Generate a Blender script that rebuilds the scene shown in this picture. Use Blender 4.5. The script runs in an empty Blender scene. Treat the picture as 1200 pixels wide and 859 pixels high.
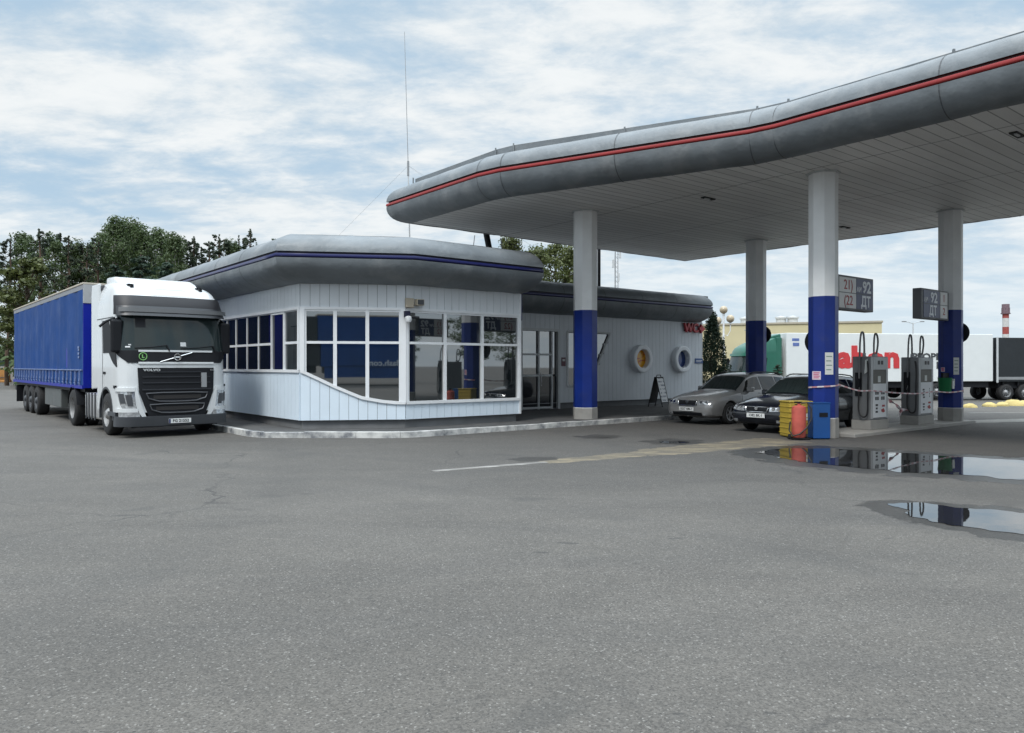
import bpy, bmesh, math, random
from mathutils import Vector, Matrix
from mathutils import noise as mnoise
RND = random.Random(11)
SC = bpy.context.scene
COL = SC.collection
F = 890.0; H = 1.7                      # survey constants: focal length in photo pixels, eye height

def G(px, py, z=0.0):                    # a ground point sighted in the photograph
    Y = F*(H-z)/(py-430.0)
    return Vector(((px-600)/F*Y, Y, z))
def PT(px, py, Y):
    return Vector(((px-600)/F*Y, Y, H-(py-430)/F*Y))

A2 = Vector((.779, .627)); B2 = Vector((.627, -.779))   # the two axes of the station
ANG = math.atan2(.627, .779)

def smooth(a, b, x):
    t = max(0, min(1, (x-a)/(b-a))); return t*t*(3-2*t)
def gz(x, y):                            # the yard falls away gently beyond the pumps
    s = (x-13.05)*.779+(y-22.6)*.627-2.5
    return -.42*smooth(0, 26, s)*smooth(4, 12, x)
def lerp(a, b, t): return a+(b-a)*t
def interp(tab, x):
    if x <= tab[0][0]: return tab[0][1]
    for (x0, y0), (x1, y1) in zip(tab, tab[1:]):
        if x <= x1: return y0+(y1-y0)*(x-x0)/(x1-x0)
    return tab[-1][1]

# ------------------------------------------------------------------ materials
MATS = {}
def nd(nt, t, **kw):
    n = nt.nodes.new(t)
    for k, v in kw.items():
        if k in n.inputs.keys(): n.inputs[k].default_value = v
        else: setattr(n, k, v)
    return n
def newmat(name):
    m = bpy.data.materials.new(name); m.use_nodes = True
    nt = m.node_tree; nt.nodes.clear()
    out = nt.nodes.new('ShaderNodeOutputMaterial')
    b = nt.nodes.new('ShaderNodeBsdfPrincipled')
    nt.links.new(b.outputs[0], out.inputs[0])
    return m, nt, b
def mth(nt, op, a, b=None, c=None, clamp=False):
    n = nt.nodes.new('ShaderNodeMath'); n.operation = op; n.use_clamp = clamp
    for i, v in enumerate((a, b, c)):
        if v is None: continue
        if hasattr(v, 'links'): nt.links.new(v, n.inputs[i])
        else: n.inputs[i].default_value = v
    return n.outputs[0]
def mrange(nt, v, a, b, c=0.0, d=1.0, sm=False):
    n = nt.nodes.new('ShaderNodeMapRange'); n.clamp = True
    if sm: n.interpolation_type = 'SMOOTHSTEP'
    nt.links.new(v, n.inputs[0])
    for i, x in enumerate((a, b, c, d)): n.inputs[1+i].default_value = x
    return n.outputs[0]
def mixc(nt, fac, a, b, mode='MIX'):
    n = nt.nodes.new('ShaderNodeMix'); n.data_type = 'RGBA'; n.blend_type = mode
    for sock, v in ((n.inputs[0], fac), (n.inputs[6], a), (n.inputs[7], b)):
        if hasattr(v, 'links'): nt.links.new(v, sock)
        elif isinstance(v, (int, float)): sock.default_value = v
        else: sock.default_value = (v[0], v[1], v[2], 1)
    return n.outputs[2]
def noiset(nt, vec, scale, detail=4, rough=.55, dist=0.0):
    n = nt.nodes.new('ShaderNodeTexNoise')
    n.inputs['Scale'].default_value = scale; n.inputs['Detail'].default_value = detail
    n.inputs['Roughness'].default_value = rough; n.inputs['Distortion'].default_value = dist
    nt.links.new(vec, n.inputs['Vector']); return n.outputs[0]
def mapped(nt, vec, scale=(1, 1, 1), rot=(0, 0, 0), loc=(0, 0, 0)):
    n = nt.nodes.new('ShaderNodeMapping')
    n.inputs['Scale'].default_value = scale; n.inputs['Rotation'].default_value = rot; n.inputs['Location'].default_value = loc
    nt.links.new(vec, n.inputs['Vector']); return n.outputs[0]

def pm(name, col, rough=.5, metal=0.0, var=.08, vs=2.0, bump=0.0, bs=25.0, ior=1.5, coat=0.0,
       dirt=0.0, dcol=(.16, .14, .12), ds=1.5, streak=False, leaf=False, croughs=.05):
    if name in MATS: return MATS[name]
    m, nt, b = newmat(name)
    tc = nt.nodes.new('ShaderNodeTexCoord').outputs['Object']
    n1 = noiset(nt, tc, vs, 5)
    f = mrange(nt, n1, .25, .75, 1-var, 1+var)
    c = mixc(nt, 1.0, col, f, 'MULTIPLY')
    if leaf:
        oi = nt.nodes.new('ShaderNodeObjectInfo').outputs['Random']
        c = mixc(nt, 1.0, c, mrange(nt, oi, 0, 1, .75, 1.25), 'MULTIPLY')
        n3 = noiset(nt, tc, 9.0, 2)
        c = mixc(nt, mrange(nt, n3, .35, .7), c, (col[0]*1.6, col[1]*1.35, col[2]*.9))
    r = rough
    if dirt > 0:
        v2 = mapped(nt, tc, (1, 1, .15 if streak else 1))
        n2 = noiset(nt, v2, ds, 7, .62)
        k = mrange(nt, n2, .62-.25*dirt, .78, 0, dirt, True)
        c = mixc(nt, k, c, dcol)
        r = mrange(nt, n2, .3, .75, rough*.85, min(1, rough*1.35))
    if hasattr(r, 'links'): nt.links.new(r, b.inputs['Roughness'])
    else: b.inputs['Roughness'].default_value = r
    nt.links.new(c, b.inputs['Base Color'])
    b.inputs['Metallic'].default_value = metal
    b.inputs['IOR'].default_value = ior
    b.inputs['Coat Weight'].default_value = coat
    b.inputs['Coat Roughness'].default_value = croughs
    if bump > 0:
        bn = nt.nodes.new('ShaderNodeBump'); bn.inputs['Strength'].default_value = 1.0
        bn.inputs['Distance'].default_value = bump
        nt.links.new(noiset(nt, tc, bs, 4), bn.inputs['Height'])
        nt.links.new(bn.outputs[0], b.inputs['Normal'])
    if leaf:
        b.inputs['Subsurface Weight'].default_value = 0
        tr = nt.nodes.new('ShaderNodeBsdfTranslucent'); nt.links.new(c, tr.inputs[0])
        mx = nt.nodes.new('ShaderNodeMixShader'); mx.inputs[0].default_value = .3
        out = [n for n in nt.nodes if n.type == 'OUTPUT_MATERIAL'][0]
        nt.links.new(b.outputs[0], mx.inputs[1]); nt.links.new(tr.outputs[0], mx.inputs[2]); nt.links.new(mx.outputs[0], out.inputs[0])
    MATS[name] = m
    return m

def asphalt(name, attr=None, ocol=(.3, .3, .3), orough=.8, mul=False, edge=.35, nscale=3.0, wear=0.0):
    """aged asphalt laid out in world metres; an optional layer (paint, sand, wet) is blended in by a painted-on extent"""
    m, nt, b = newmat(name)
    pos = nt.nodes.new('ShaderNodeNewGeometry').outputs['Position']
    big = noiset(nt, pos, .09, 4, .6)
    mid = noiset(nt, mapped(nt, pos, (.5, 1.6, 1), (0, 0, -ANG)), .7, 6, .62, .4)
    fine = noiset(nt, pos, 9.0, 6, .7)
    c = mixc(nt, mrange(nt, big, .3, .7), (.092, .0855, .0765), (.118, .1095, .098))
    c = mixc(nt, mrange(nt, mid, .32, .72, 0, .6), c, (.070, .067, .063))
    pa = noiset(nt, mapped(nt, pos, (.7, 1.2, 1), (0, 0, .35)), .33, 9, .68, .5)
    c = mixc(nt, 1.0, c, mrange(nt, pa, .36, .64, .87, 1.11), 'MULTIPLY')
    pump_dist = nt.nodes.new('ShaderNodeVectorMath'); pump_dist.operation = 'DISTANCE'; nt.links.new(mapped(nt, pos, (1, 1, 1)), pump_dist.inputs[0]); pump_dist.inputs[1].default_value = (5, 19.5, 0)
    pump_k = mrange(nt, mth(nt, 'ADD', pump_dist.outputs['Value'], mth(nt, 'MULTIPLY', mth(nt, 'SUBTRACT', pa, .5), 9.0)), 5.0, 15.0, .5, 0.0, True)
    c = mixc(nt, pump_k, c, (.048, .046, .044))  # darker around the pumps, fading outwards with an uneven edge
    c = mixc(nt, 1.0, c, mrange(nt, fine, .2, .8, .88, 1.12), 'MULTIPLY')
    vo = nt.nodes.new('ShaderNodeTexVoronoi'); vo.inputs['Scale'].default_value = 95.0; nt.links.new(pos, vo.inputs['Vector'])
    sp = nt.nodes.new('ShaderNodeSeparateColor'); nt.links.new(vo.outputs['Color'], sp.inputs[0])
    c = mixc(nt, 1.0, c, mrange(nt, sp.outputs[0], 0, 1, .70, 1.30), 'MULTIPLY')
    c = mixc(nt, mrange(nt, sp.outputs[1], .962, .972, 0, .5), c, (.28, .27, .25))
    c = mixc(nt, mrange(nt, sp.outputs[2], .955, .965, 0, .5), c, (.03, .03, .03))
    # stains and tar repairs
    st = noiset(nt, mapped(nt, pos, (1, 1.8, 1), (0, 0, .5)), .55, 5, .5, .6)
    c = mixc(nt, mrange(nt, st, .62, .72, 0, .42, True), c, (.045, .045, .044))
    sp2 = noiset(nt, mapped(nt, pos, (.8, 2.2, 1), (0, 0, .1)), 1.9, 3, .5, .3)
    c = mixc(nt, mrange(nt, sp2, .70, .735, 0, .55, True), c, (.034, .034, .034))
    # tyre sweeps
    for (cx, cy, rad, wd, k) in ((-14, -6, 21.0, .32, .25), (-14, -6, 23.1, .30, .22), (4, -12, 24.5, .5, .22), (20, 24, 17.5, .4, .22), (20, 24, 19.4, .4, .20), (-22, 8, 19, .5, .2)):
        d = nt.nodes.new('ShaderNodeVectorMath'); d.operation = 'DISTANCE'; nt.links.new(pos, d.inputs[0]); d.inputs[1].default_value = (cx, cy, 0)
        e = mth(nt, 'ABSOLUTE', mth(nt, 'SUBTRACT', d.outputs['Value'], rad))
        kk = mth(nt, 'MULTIPLY', mrange(nt, e, wd*.3, wd, k, 0, True), mrange(nt, noiset(nt, pos, .6, 5), .35, .65))
        c = mixc(nt, kk, c, (.048, .048, .048))
    # cracks
    vc = nt.nodes.new('ShaderNodeTexVoronoi'); vc.feature = 'DISTANCE_TO_EDGE'; vc.inputs['Scale'].default_value = .16
    wob = nt.nodes.new('ShaderNodeTexNoise'); wob.inputs['Scale'].default_value = 1.1; wob.inputs['Detail'].default_value = 5; nt.links.new(pos, wob.inputs['Vector'])
    va = nt.nodes.new('ShaderNodeVectorMath'); va.operation = 'MULTIPLY_ADD'
    nt.links.new(wob.outputs['Color'], va.inputs[0]); va.inputs[1].default_value = (1.5, 1.5, 0); nt.links.new(pos, va.inputs[2])
    nt.links.new(va.outputs[0], vc.inputs['Vector'])
    ck = mth(nt, 'MULTIPLY', mrange(nt, vc.outputs['Distance'], .0016, .0045, .7, 0), mrange(nt, noiset(nt, pos, .25, 3), .47, .6))
    c = mixc(nt, ck, c, (.03, .03, .03))
    rough = mrange(nt, fine, .2, .8, .78, .95)
    bn = nt.nodes.new('ShaderNodeBump'); bn.inputs['Strength'].default_value = .7; bn.inputs['Distance'].default_value = .003
    hgt = mth(nt, 'ADD', mth(nt, 'MULTIPLY', vo.outputs['Distance'], .5), fine)
    nt.links.new(hgt, bn.inputs['Height'])
    if attr:
        at = nt.nodes.new('ShaderNodeAttribute'); at.attribute_name = attr
        fa = at.outputs['Fac']
        nz = noiset(nt, pos, nscale, 7, .65)
        k = mrange(nt, mth(nt, 'ADD', fa, mth(nt, 'MULTIPLY', mth(nt, 'SUBTRACT', nz, .5), edge*2)), .42, .58, 0, 1, True)
        k = mth(nt, 'MULTIPLY', k, mrange(nt, fa, 0.02, .2))
        if wear:
            wn_ = noiset(nt, mapped(nt, pos, (.45, 1.5, 1), (0, 0, -.6)), 3.2, 9, .72)
            k = mth(nt, 'MULTIPLY', k, mrange(nt, wn_, .30+.22*wear, .46+.22*wear, 1-wear, 1.0))
        if mul: c = mixc(nt, k, c, mixc(nt, 1.0, c, ocol, 'MULTIPLY'))
        else: c = mixc(nt, mth(nt, 'MULTIPLY', k, .85), c, ocol)
        r2 = nt.nodes.new('ShaderNodeMix'); nt.links.new(k, r2.inputs[0]); nt.links.new(rough, r2.inputs[2]); r2.inputs[3].default_value = orough
        rough = r2.outputs[0]
    nt.links.new(c, b.inputs['Base Color']); nt.links.new(rough, b.inputs['Roughness']); nt.links.new(bn.outputs[0], b.inputs['Normal'])
    return m

# ------------------------------------------------------------------ mesh builder and scene tree
ROOTM = {}
def root_matrix(o):
    while o.parent: o = o.parent
    return ROOTM.get(o.name, Matrix.Identity(4))
def tag(o, label=None, cat=None, group=None, kind=None):
    if label: o['label'] = label
    if cat: o['category'] = cat
    if group: o['group'] = group
    if kind: o['kind'] = kind
    return o
def thing(name, label, cat, loc=(0, 0, 0), rz=0.0, group=None):
    o = bpy.data.objects.new(name, None); COL.objects.link(o)
    o.location = loc; o.rotation_euler = (0, 0, rz); o.empty_display_size = .3
    ROOTM[o.name] = Matrix.Translation(Vector(loc)) @ Matrix.Rotation(rz, 4, 'Z')
    return tag(o, label, cat, group)
def copy_tree(o, parent=None, name=None):
    c = o.copy(); COL.objects.link(c)
    if parent: c.parent = parent
    for ch in list(o.children): copy_tree(ch, c)
    return c

class MB:
    def __init__(s): s.v = []; s.f = []; s.m = []; s.cur = 0
    def add(s, vs, fs):
        k = len(s.v); s.v += [tuple(p) for p in vs]; s.f += [tuple(i+k for i in f) for f in fs]; s.m += [s.cur]*len(fs); return s
    def box(s, x0, x1, y0, y1, z0, z1, xf=None):
        vs = [(x, y, z) for x in (x0, x1) for y in (y0, y1) for z in (z0, z1)]
        if xf: vs = [xf(*p) for p in vs]
        return s.add(vs, [(0, 1, 3, 2), (4, 6, 7, 5), (0, 4, 5, 1), (2, 3, 7, 6), (0, 2, 6, 4), (1, 5, 7, 3)])
    def prism(s, poly, z0, z1):
        n = len(poly)
        g0 = z0 if callable(z0) else (lambda x, y: z0); g1 = z1 if callable(z1) else (lambda x, y: z1)
        vs = [(p[0], p[1], g0(p[0], p[1])) for p in poly]+[(p[0], p[1], g1(p[0], p[1])) for p in poly]
        return s.add(vs, [tuple(range(n))[::-1], tuple(range(n, 2*n))]+[(i, (i+1) % n, n+(i+1) % n, n+i) for i in range(n)])
    def xprism(s, poly, x0, x1):          # polygon in (y,z) extruded along x
        n = len(poly); vs = [(x0, p[0], p[1]) for p in poly]+[(x1, p[0], p[1]) for p in poly]
        return s.add(vs, [tuple(range(n))[::-1], tuple(range(n, 2*n))]+[(i, (i+1) % n, n+(i+1) % n, n+i) for i in range(n)])
    def yprism(s, poly, y0, y1):          # polygon in (x,z) extruded along y
        n = len(poly); vs = [(p[0], y0, p[1]) for p in poly]+[(p[0], y1, p[1]) for p in poly]
        return s.add(vs, [tuple(range(n)), tuple(range(n, 2*n))[::-1]]+[(i, n+i, n+(i+1) % n, (i+1) % n) for i in range(n)])
    def cyl(s, p0, p1, r0, r1=None, n=12, caps=True):
        r1 = r0 if r1 is None else r1
        p0 = Vector(p0); p1 = Vector(p1); d = (p1-p0).normalized()
        u = d.orthogonal().normalized(); w = d.cross(u)
        vs = []
        for p, r in ((p0, r0), (p1, r1)):
            for i in range(n):
                a = 2*math.pi*i/n; vs.append(p+(u*math.cos(a)+w*math.sin(a))*r)
        fs = [(i, (i+1) % n, n+(i+1) % n, n+i) for i in range(n)]
        if caps: fs += [tuple(range(n))[::-1], tuple(range(n, 2*n))]
        return s.add(vs, fs)
    def tube(s, pts, r, n=8, caps=True):
        pts = [Vector(p) for p in pts]; vs = []; prev = None
        rr = r if isinstance(r, (list, tuple)) else [r]*len(pts)
        for i, p in enumerate(pts):
            d = (pts[min(i+1, len(pts)-1)]-pts[max(i-1, 0)]).normalized()
            if prev is None: u = d.orthogonal().normalized()
            else:
                u = prev-d*prev.dot(d); u = u.normalized() if u.length > 1e-6 else d.orthogonal().normalized()
            prev = u; w = d.cross(u)
            for k in range(n):
                a = 2*math.pi*k/n; vs.append(p+(u*math.cos(a)+w*math.sin(a))*rr[i])
        fs = [(i*n+k, i*n+(k+1) % n, (i+1)*n+(k+1) % n, (i+1)*n+k) for i in range(len(pts)-1) for k in range(n)]
        if caps: fs += [tuple(range(n))[::-1], tuple(range(len(vs)-n, len(vs)))]
        return s.add(vs, fs)
    def lathe(s, prof, c=(0, 0, 0), axis='Z', n=24, closed=False, cap=True):   # prof: (r, h)
        vs = []
        for (r, h) in prof:
            for k in range(n):
                a = 2*math.pi*k/n; x, y = r*math.cos(a), r*math.sin(a)
                p = (x, y, h) if axis == 'Z' else ((h, x, y) if axis == 'X' else (y, h, x))
                vs.append((p[0]+c[0], p[1]+c[1], p[2]+c[2]))
        m = len(prof); fs = []
        for i in range(m if closed else m-1):
            j = (i+1) % m
            fs += [(i*n+k, i*n+(k+1) % n, j*n+(k+1) % n, j*n+k) for k in range(n)]
        if not closed and cap:
            if prof[0][0] > 1e-4: fs.append(tuple(range(n))[::-1])
            if prof[-1][0] > 1e-4: fs.append(tuple(range((m-1)*n, m*n)))
        return s.add(vs, fs)
    def grid(s, fn, us, ws, closed_u=False):
        vs = [fn(u, w) for u in us for w in ws]; m = len(ws)
        fs = [(i*m+j, (i+1)*m+j, (i+1)*m+j+1, i*m+j+1) for i in range(len(us)-1) for j in range(m-1)]
        return s.add(vs, fs)
    def slab(s, fn, us, ws, th=.02):      # curved sheet with thickness; fn(u,w,off)
        m = len(ws); nu = len(us); k = nu*m
        vs = [fn(u, w, 0) for u in us for w in ws]+[fn(u, w, -th) for u in us for w in ws]
        fs = []
        for i in range(nu-1):
            for j in range(m-1):
                a = (i*m+j, (i+1)*m+j, (i+1)*m+j+1, i*m+j+1); fs += [a, tuple(q+k for q in a[::-1])]
        for i in range(nu-1):
            for j in (0, m-1): fs.append((i*m+j, (i+1)*m+j, (i+1)*m+j+k, i*m+j+k))
        for j in range(m-1):
            for i in (0, nu-1): fs.append((i*m+j, i*m+j+1, i*m+j+1+k, i*m+j+k))
        return s.add(vs, fs)
    def build(s, name, mat, parent=None, world=False, sm=None, bevel=0, seg=2, label=None, recalc=True):
        mats = mat if isinstance(mat, (list, tuple)) else [mat]
        me = bpy.data.meshes.new(name)
        vs = s.v
        if world and parent is not None:
            Mi = root_matrix(parent).inverted(); vs = [tuple(Mi @ Vector(p)) for p in vs]
        me.from_pydata(vs, [], s.f)
        for m in mats: me.materials.append(m)
        if len(mats) > 1: me.polygons.foreach_set('material_index', s.m)
        if recalc or bevel:
            bm = bmesh.new(); bm.from_mesh(me)
            if recalc: bmesh.ops.recalc_face_normals(bm, faces=bm.faces)
            if bevel:
                bmesh.ops.remove_doubles(bm, verts=bm.verts, dist=1e-5)
                ed = [e for e in bm.edges if len(e.link_faces) == 2 and e.calc_face_angle(0) > math.radians(35)]
                bmesh.ops.bevel(bm, geom=ed, offset=bevel, segments=seg, profile=.5, affect='EDGES', clamp_overlap=True)
            bm.to_mesh(me); bm.free()
        if sm is not None:
            me.polygons.foreach_set('use_smooth', [True]*len(me.polygons)); me.set_sharp_from_angle(angle=math.radians(sm))
        me.update()
        o = bpy.data.objects.new(name, me); COL.objects.link(o)
        if parent is not None: o.parent = parent
        if label: o['label'] = label
        return o

def text(body, size, mat, parent, name='lettering', at=(0, 0, 0), rz=0.0, depth=.004, align='CENTER', sx=1.0, world=False, bold=0.0, shear=0.0, tilt=0.0, fit=None):
    cu = bpy.data.curves.new('txt', 'FONT'); cu.body = body; cu.size = size; cu.extrude = depth; cu.align_x = align; cu.align_y = 'CENTER'
    cu.offset = bold; cu.shear = shear; cu.resolution_u = 2
    ob = bpy.data.objects.new('txt', cu); COL.objects.link(ob)
    bpy.context.view_layer.update()
    me = bpy.data.meshes.new_from_object(ob.evaluated_get(bpy.context.evaluated_depsgraph_get()))
    bpy.data.objects.remove(ob); bpy.data.curves.remove(cu)
    if fit:
        xs_ = [v.co.x for v in me.vertices]; sx = fit/(max(xs_)-min(xs_))
    M = Matrix.Translation(Vector(at)) @ Matrix.Rotation(rz, 4, 'Z') @ Matrix.Rotation(math.pi/2, 4, 'X') @ Matrix.Rotation(tilt, 4, 'Z') @ Matrix.Diagonal((sx, 1, 1, 1))
    if world and parent is not None: M = root_matrix(parent).inverted() @ M
    me.transform(M); me.materials.clear(); me.materials.append(mat); me.name = name
    o = bpy.data.objects.new(name, me); COL.objects.link(o)
    if parent is not None: o.parent = parent
    return o

def cut(o, cutters):
    for c in cutters:
        md = o.modifiers.new('cut', 'BOOLEAN'); md.operation = 'DIFFERENCE'; md.solver = 'EXACT'; md.object = c
    bpy.context.view_layer.update()
    me = bpy.data.meshes.new_from_object(o.evaluated_get(bpy.context.evaluated_depsgraph_get()))
    o.modifiers.clear(); old = o.data; nm = old.name; o.data = me; bpy.data.meshes.remove(old); me.name = nm
    for c in cutters:
        cm = c.data; bpy.data.objects.remove(c); bpy.data.meshes.remove(cm)

class Fr:                                 # a vertical wall plane: s along, d outwards, z up
    def __init__(s, p0, p1):
        s.p0 = Vector(p0[:2]); s.p1 = Vector(p1[:2]); s.L = (s.p1-s.p0).length
        s.t = (s.p1-s.p0)/s.L; s.n = Vector((s.t.y, -s.t.x)); s.rz = math.atan2(s.t.y, s.t.x)
    def __call__(s, a, d, z):
        p = s.p0+s.t*a+s.n*d; return (p.x, p.y, z)
    def spx(s, px):
        k = (px-600)/F
        return (k*s.p0.y-s.p0.x)/(s.t.x-k*s.t.y)
    def zpx(s, px, py):
        a = s.spx(px); Y = s.p0.y+s.t.y*a; return H-(py-430)/F*Y

def sweep(prof, path, closed=False):
    """profile (d,z) swept along a plan polyline, offset to the right-hand side of travel, with mitred corners"""
    n = len(path); P = [Vector(p[:2]) for p in path]; out = []
    def nrm(a, b):
        t = (b-a).normalized(); return Vector((t.y, -t.x))
    mit = []
    for i in range(n):
        if closed or 0 < i < n-1:
            n1 = nrm(P[i-1], P[i]); n2 = nrm(P[i], P[(i+1) % n]); mit.append((n1+n2)/(1+n1.dot(n2)))
        elif i == 0: mit.append(nrm(P[0], P[1]))
        else: mit.append(nrm(P[-2], P[-1]))
    mb = MB(); m = len(prof)
    vs = [(P[i].x+mit[i].x*d, P[i].y+mit[i].y*d, z) for i in range(n) for (d, z) in prof]
    fs = []
    for i in range(n if closed else n-1):
        j = (i+1) % n
        fs += [(i*m+k, j*m+k, j*m+k+1, i*m+k+1) for k in range(m-1)]
    mb.add(vs, fs); return mb
def offset(path, d, closed=False):
    mb = sweep([(d, 0)], path, closed); return [(v[0], v[1]) for v in mb.v]
def densify(path, step, closed=False):
    out = []; n = len(path)
    for i in range(n if closed else n-1):
        a = Vector(path[i][:2]); b = Vector(path[(i+1) % n][:2]); k = max(1, int((b-a).length/step))
        out += [tuple(a.lerp(b, j/k)) for j in range(k)]
    if not closed: out.append(tuple(path[-1][:2]))
    return out

# ------------------------------------------------------------------ palette
M_white = pm('white_paint', (.74, .76, .78), .45, var=.05, dirt=.25, dcol=(.4, .39, .37), ds=2.2)
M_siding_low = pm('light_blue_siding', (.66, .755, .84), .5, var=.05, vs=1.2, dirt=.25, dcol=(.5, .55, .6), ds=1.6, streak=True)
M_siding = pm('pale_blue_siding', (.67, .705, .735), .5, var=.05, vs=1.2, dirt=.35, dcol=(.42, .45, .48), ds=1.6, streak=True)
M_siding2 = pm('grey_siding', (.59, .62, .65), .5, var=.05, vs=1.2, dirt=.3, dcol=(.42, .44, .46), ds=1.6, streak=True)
M_plinth = pm('grey_plinth', (.16, .165, .17), .8, var=.2, bump=.004)
M_fascia = pm('grey_sheet_metal', (.155, .174, .188), .48, .08, var=.22, vs=.9, bump=.045, bs=1.5, dirt=.6, dcol=(.29, .30, .305), ds=1.5)
M_fascia_dk = pm('grey_sheet_metal_seam', (.075, .083, .09), .6)
M_navy = pm('navy_stripe', (.010, .014, .10), .35, coat=.3)
M_navydk = pm('dark_navy_recess', (.006, .007, .03), .5)
M_red = pm('red_stripe', (.30, .025, .025), .4, coat=.1, var=.2)
M_reddk = pm('dark_red_recess', (.045, .008, .010), .5)
M_glass = pm('window_glass', (.012, .016, .018), .02, var=.02, ior=3.1)
M_glassd = pm('dark_window_glass', (.008, .010, .016), .04, var=.02, ior=1.8)
M_blue = pm('column_blue_paint', (.005, .024, .19), .42, var=.14, coat=.1, ior=1.4, dirt=.4, dcol=(.04, .05, .14), ds=2.5)
M_colw = pm('column_white_paint', (.84, .85, .85), .5, var=.06, dirt=.5, dcol=(.45, .44, .42), ds=1.6, streak=True)
M_conc = pm('concrete', (.33, .32, .30), .85, var=.18, vs=3, bump=.004, dirt=.4, dcol=(.16, .155, .15), ds=3)
M_kerb = pm('worn_white_kerb_paint', (.60, .60, .58), .75, var=.12, vs=4, bump=.006, bs=14, dirt=1.15, dcol=(.10, .11, .13), ds=2.6)
M_pave = pm('dark_paving', (.075, .075, .075), .85, var=.25, vs=2.5, bump=.004, dirt=.35, dcol=(.17, .165, .155), ds=1.2)
M_black = pm('black_plastic', (.010, .011, .014), .55, var=.15, ior=1.33)
M_rubber = pm('tyre_rubber', (.018, .018, .019), .8, var=.25, vs=9)
M_dgrey = pm('dark_grey_plastic', (.055, .06, .068), .5, var=.12)
M_grey = pm('grey_metal', (.30, .31, .32), .45, .3, var=.1)
M_lgrey = pm('light_grey_paint', (.52, .54, .55), .45, var=.07, dirt=.3, dcol=(.3, .3, .3), ds=4)
M_steel = pm('bright_steel', (.6, .6, .6), .3, .9, var=.1)
M_truckw = pm('truck_white_paint', (.64, .66, .67), .28, var=.03, coat=.6, dirt=.4, dcol=(.46, .45, .43), ds=1.3, streak=True)
M_tarp = pm('blue_tarpaulin', (.006, .050, .205), .6, var=.12, vs=1.1, bump=.02, bs=1.3, dirt=.2, dcol=(.015, .07, .22), ds=1.0, ior=1.3)
M_tarpb = pm('bright_blue_board', (.005, .016, .30), .45, var=.08, ior=1.35)
M_tarpl = pm('pale_blue_strap', (.16, .22, .40), .6, var=.3, vs=6)
M_beige = pm('beige_dusty_sheet', (.46, .42, .35), .8, var=.15)
M_screen = pm('windscreen_glass', (.020, .030, .031), .04, var=.25, vs=.8, ior=1.5)
M_chrome = pm('chrome', (.75, .75, .75), .12, 1.0, var=.05)
M_lamp = pm('headlamp_glass', (.50, .52, .54), .08, .55, var=.5, vs=14, coat=1.0)
M_plate = pm('plate_white', (.72, .73, .72), .4, var=.05)
M_ink = pm('black_ink', (.015, .015, .018), .5)
M_silver = pm('silver_car_paint', (.29, .29, .29), .3, .3, var=.04, coat=.7)
M_dark = pm('dark_navy_car_paint', (.006, .008, .016), .2, .2, var=.05, coat=1.0)
M_carglass = pm('car_glass', (.012, .016, .016), .03, var=.1, ior=1.5)
# tuning
CLX, CLY = 2.3, 5.1
CL_GREY = (.53, .59, .63); CL_WHITE = (.70, .725, .735); CL_BLUE = (.37, .50, .62); CL_HOR = (.57, .66, .72); SKYMIX = .9
ZEN = 4.2; SUN_E = 1.5; EXPO = 0.36
# ================================================================== ground, pavement, puddles, markings
def make_ground():
    xs = sorted(set([-900, -500, -250, -140, -90, -60, -45]+list(range(-34, 66, 2))+[75, 95, 140, 250, 500, 900]))
    ys = sorted(set([-500, -250, -120, -60, -30, -15]+list(range(-6, 92, 2))+[100, 130, 200, 400, 900, 1800]))
    mb = MB(); mb.grid(lambda x, y: (x, y, gz(x, y)), xs, ys)
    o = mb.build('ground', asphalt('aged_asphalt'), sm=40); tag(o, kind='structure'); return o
make_ground()

def sheet(name, pts, dz, mat, attr=None, ring=0.0, step=.35, jitter=.06, kind='structure', tight=False):
    """flat irregular sheet on the asphalt; the attribute is 1 inside and falls to 0 across the ring"""
    path = densify([p[:2] for p in pts], step, True); n = len(path)
    P = [Vector(p) for p in path]
    area = sum(P[i].x*P[(i+1) % n].y-P[(i+1) % n].x*P[i].y for i in range(n))
    if area < 0: P = P[::-1]
    Q = []
    for i, p in enumerate(P):
        t = (P[(i+1) % n]-P[i-1]).normalized(); nr = Vector((t.y, -t.x))
        k = mnoise.noise(Vector((p.x*2.1, p.y*2.1, 3.3)))*jitter*1.6+mnoise.noise(Vector((p.x*7, p.y*7, 1.3)))*jitter*.6
        Q.append(p+nr*k)
    mb = MB(); me_attr = []
    if ring:
        outp = []
        for i, p in enumerate(P):
            t = (P[(i+2) % n]-P[i-2]).normalized(); nr = Vector((t.y, -t.x)); outp.append(p+nr*ring)
        vs = [(p.x, p.y, gz(p.x, p.y)+dz) for p in Q]+[(p.x, p.y, gz(p.x, p.y)+.0008) for p in outp]
        mb.add(vs, [tuple(range(n))]+[(i, (i+1) % n, n+(i+1) % n, n+i) for i in range(n)])
        me_attr = [1.0]*n+[0.0]*n
    else:
        mb.add([(p.x, p.y, gz(p.x, p.y)+dz) for p in Q], [tuple(range(n))]); me_attr = [1.0]*n
    o = mb.build(name, mat)
    a = o.data.attributes.new('extent', 'FLOAT', 'POINT'); a.data.foreach_set('value', me_attr)
    for p in o.data.polygons:
        if p.normal.z < 0: o.data.flip_normals(); break
    tag(o, kind=kind); return o

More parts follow.
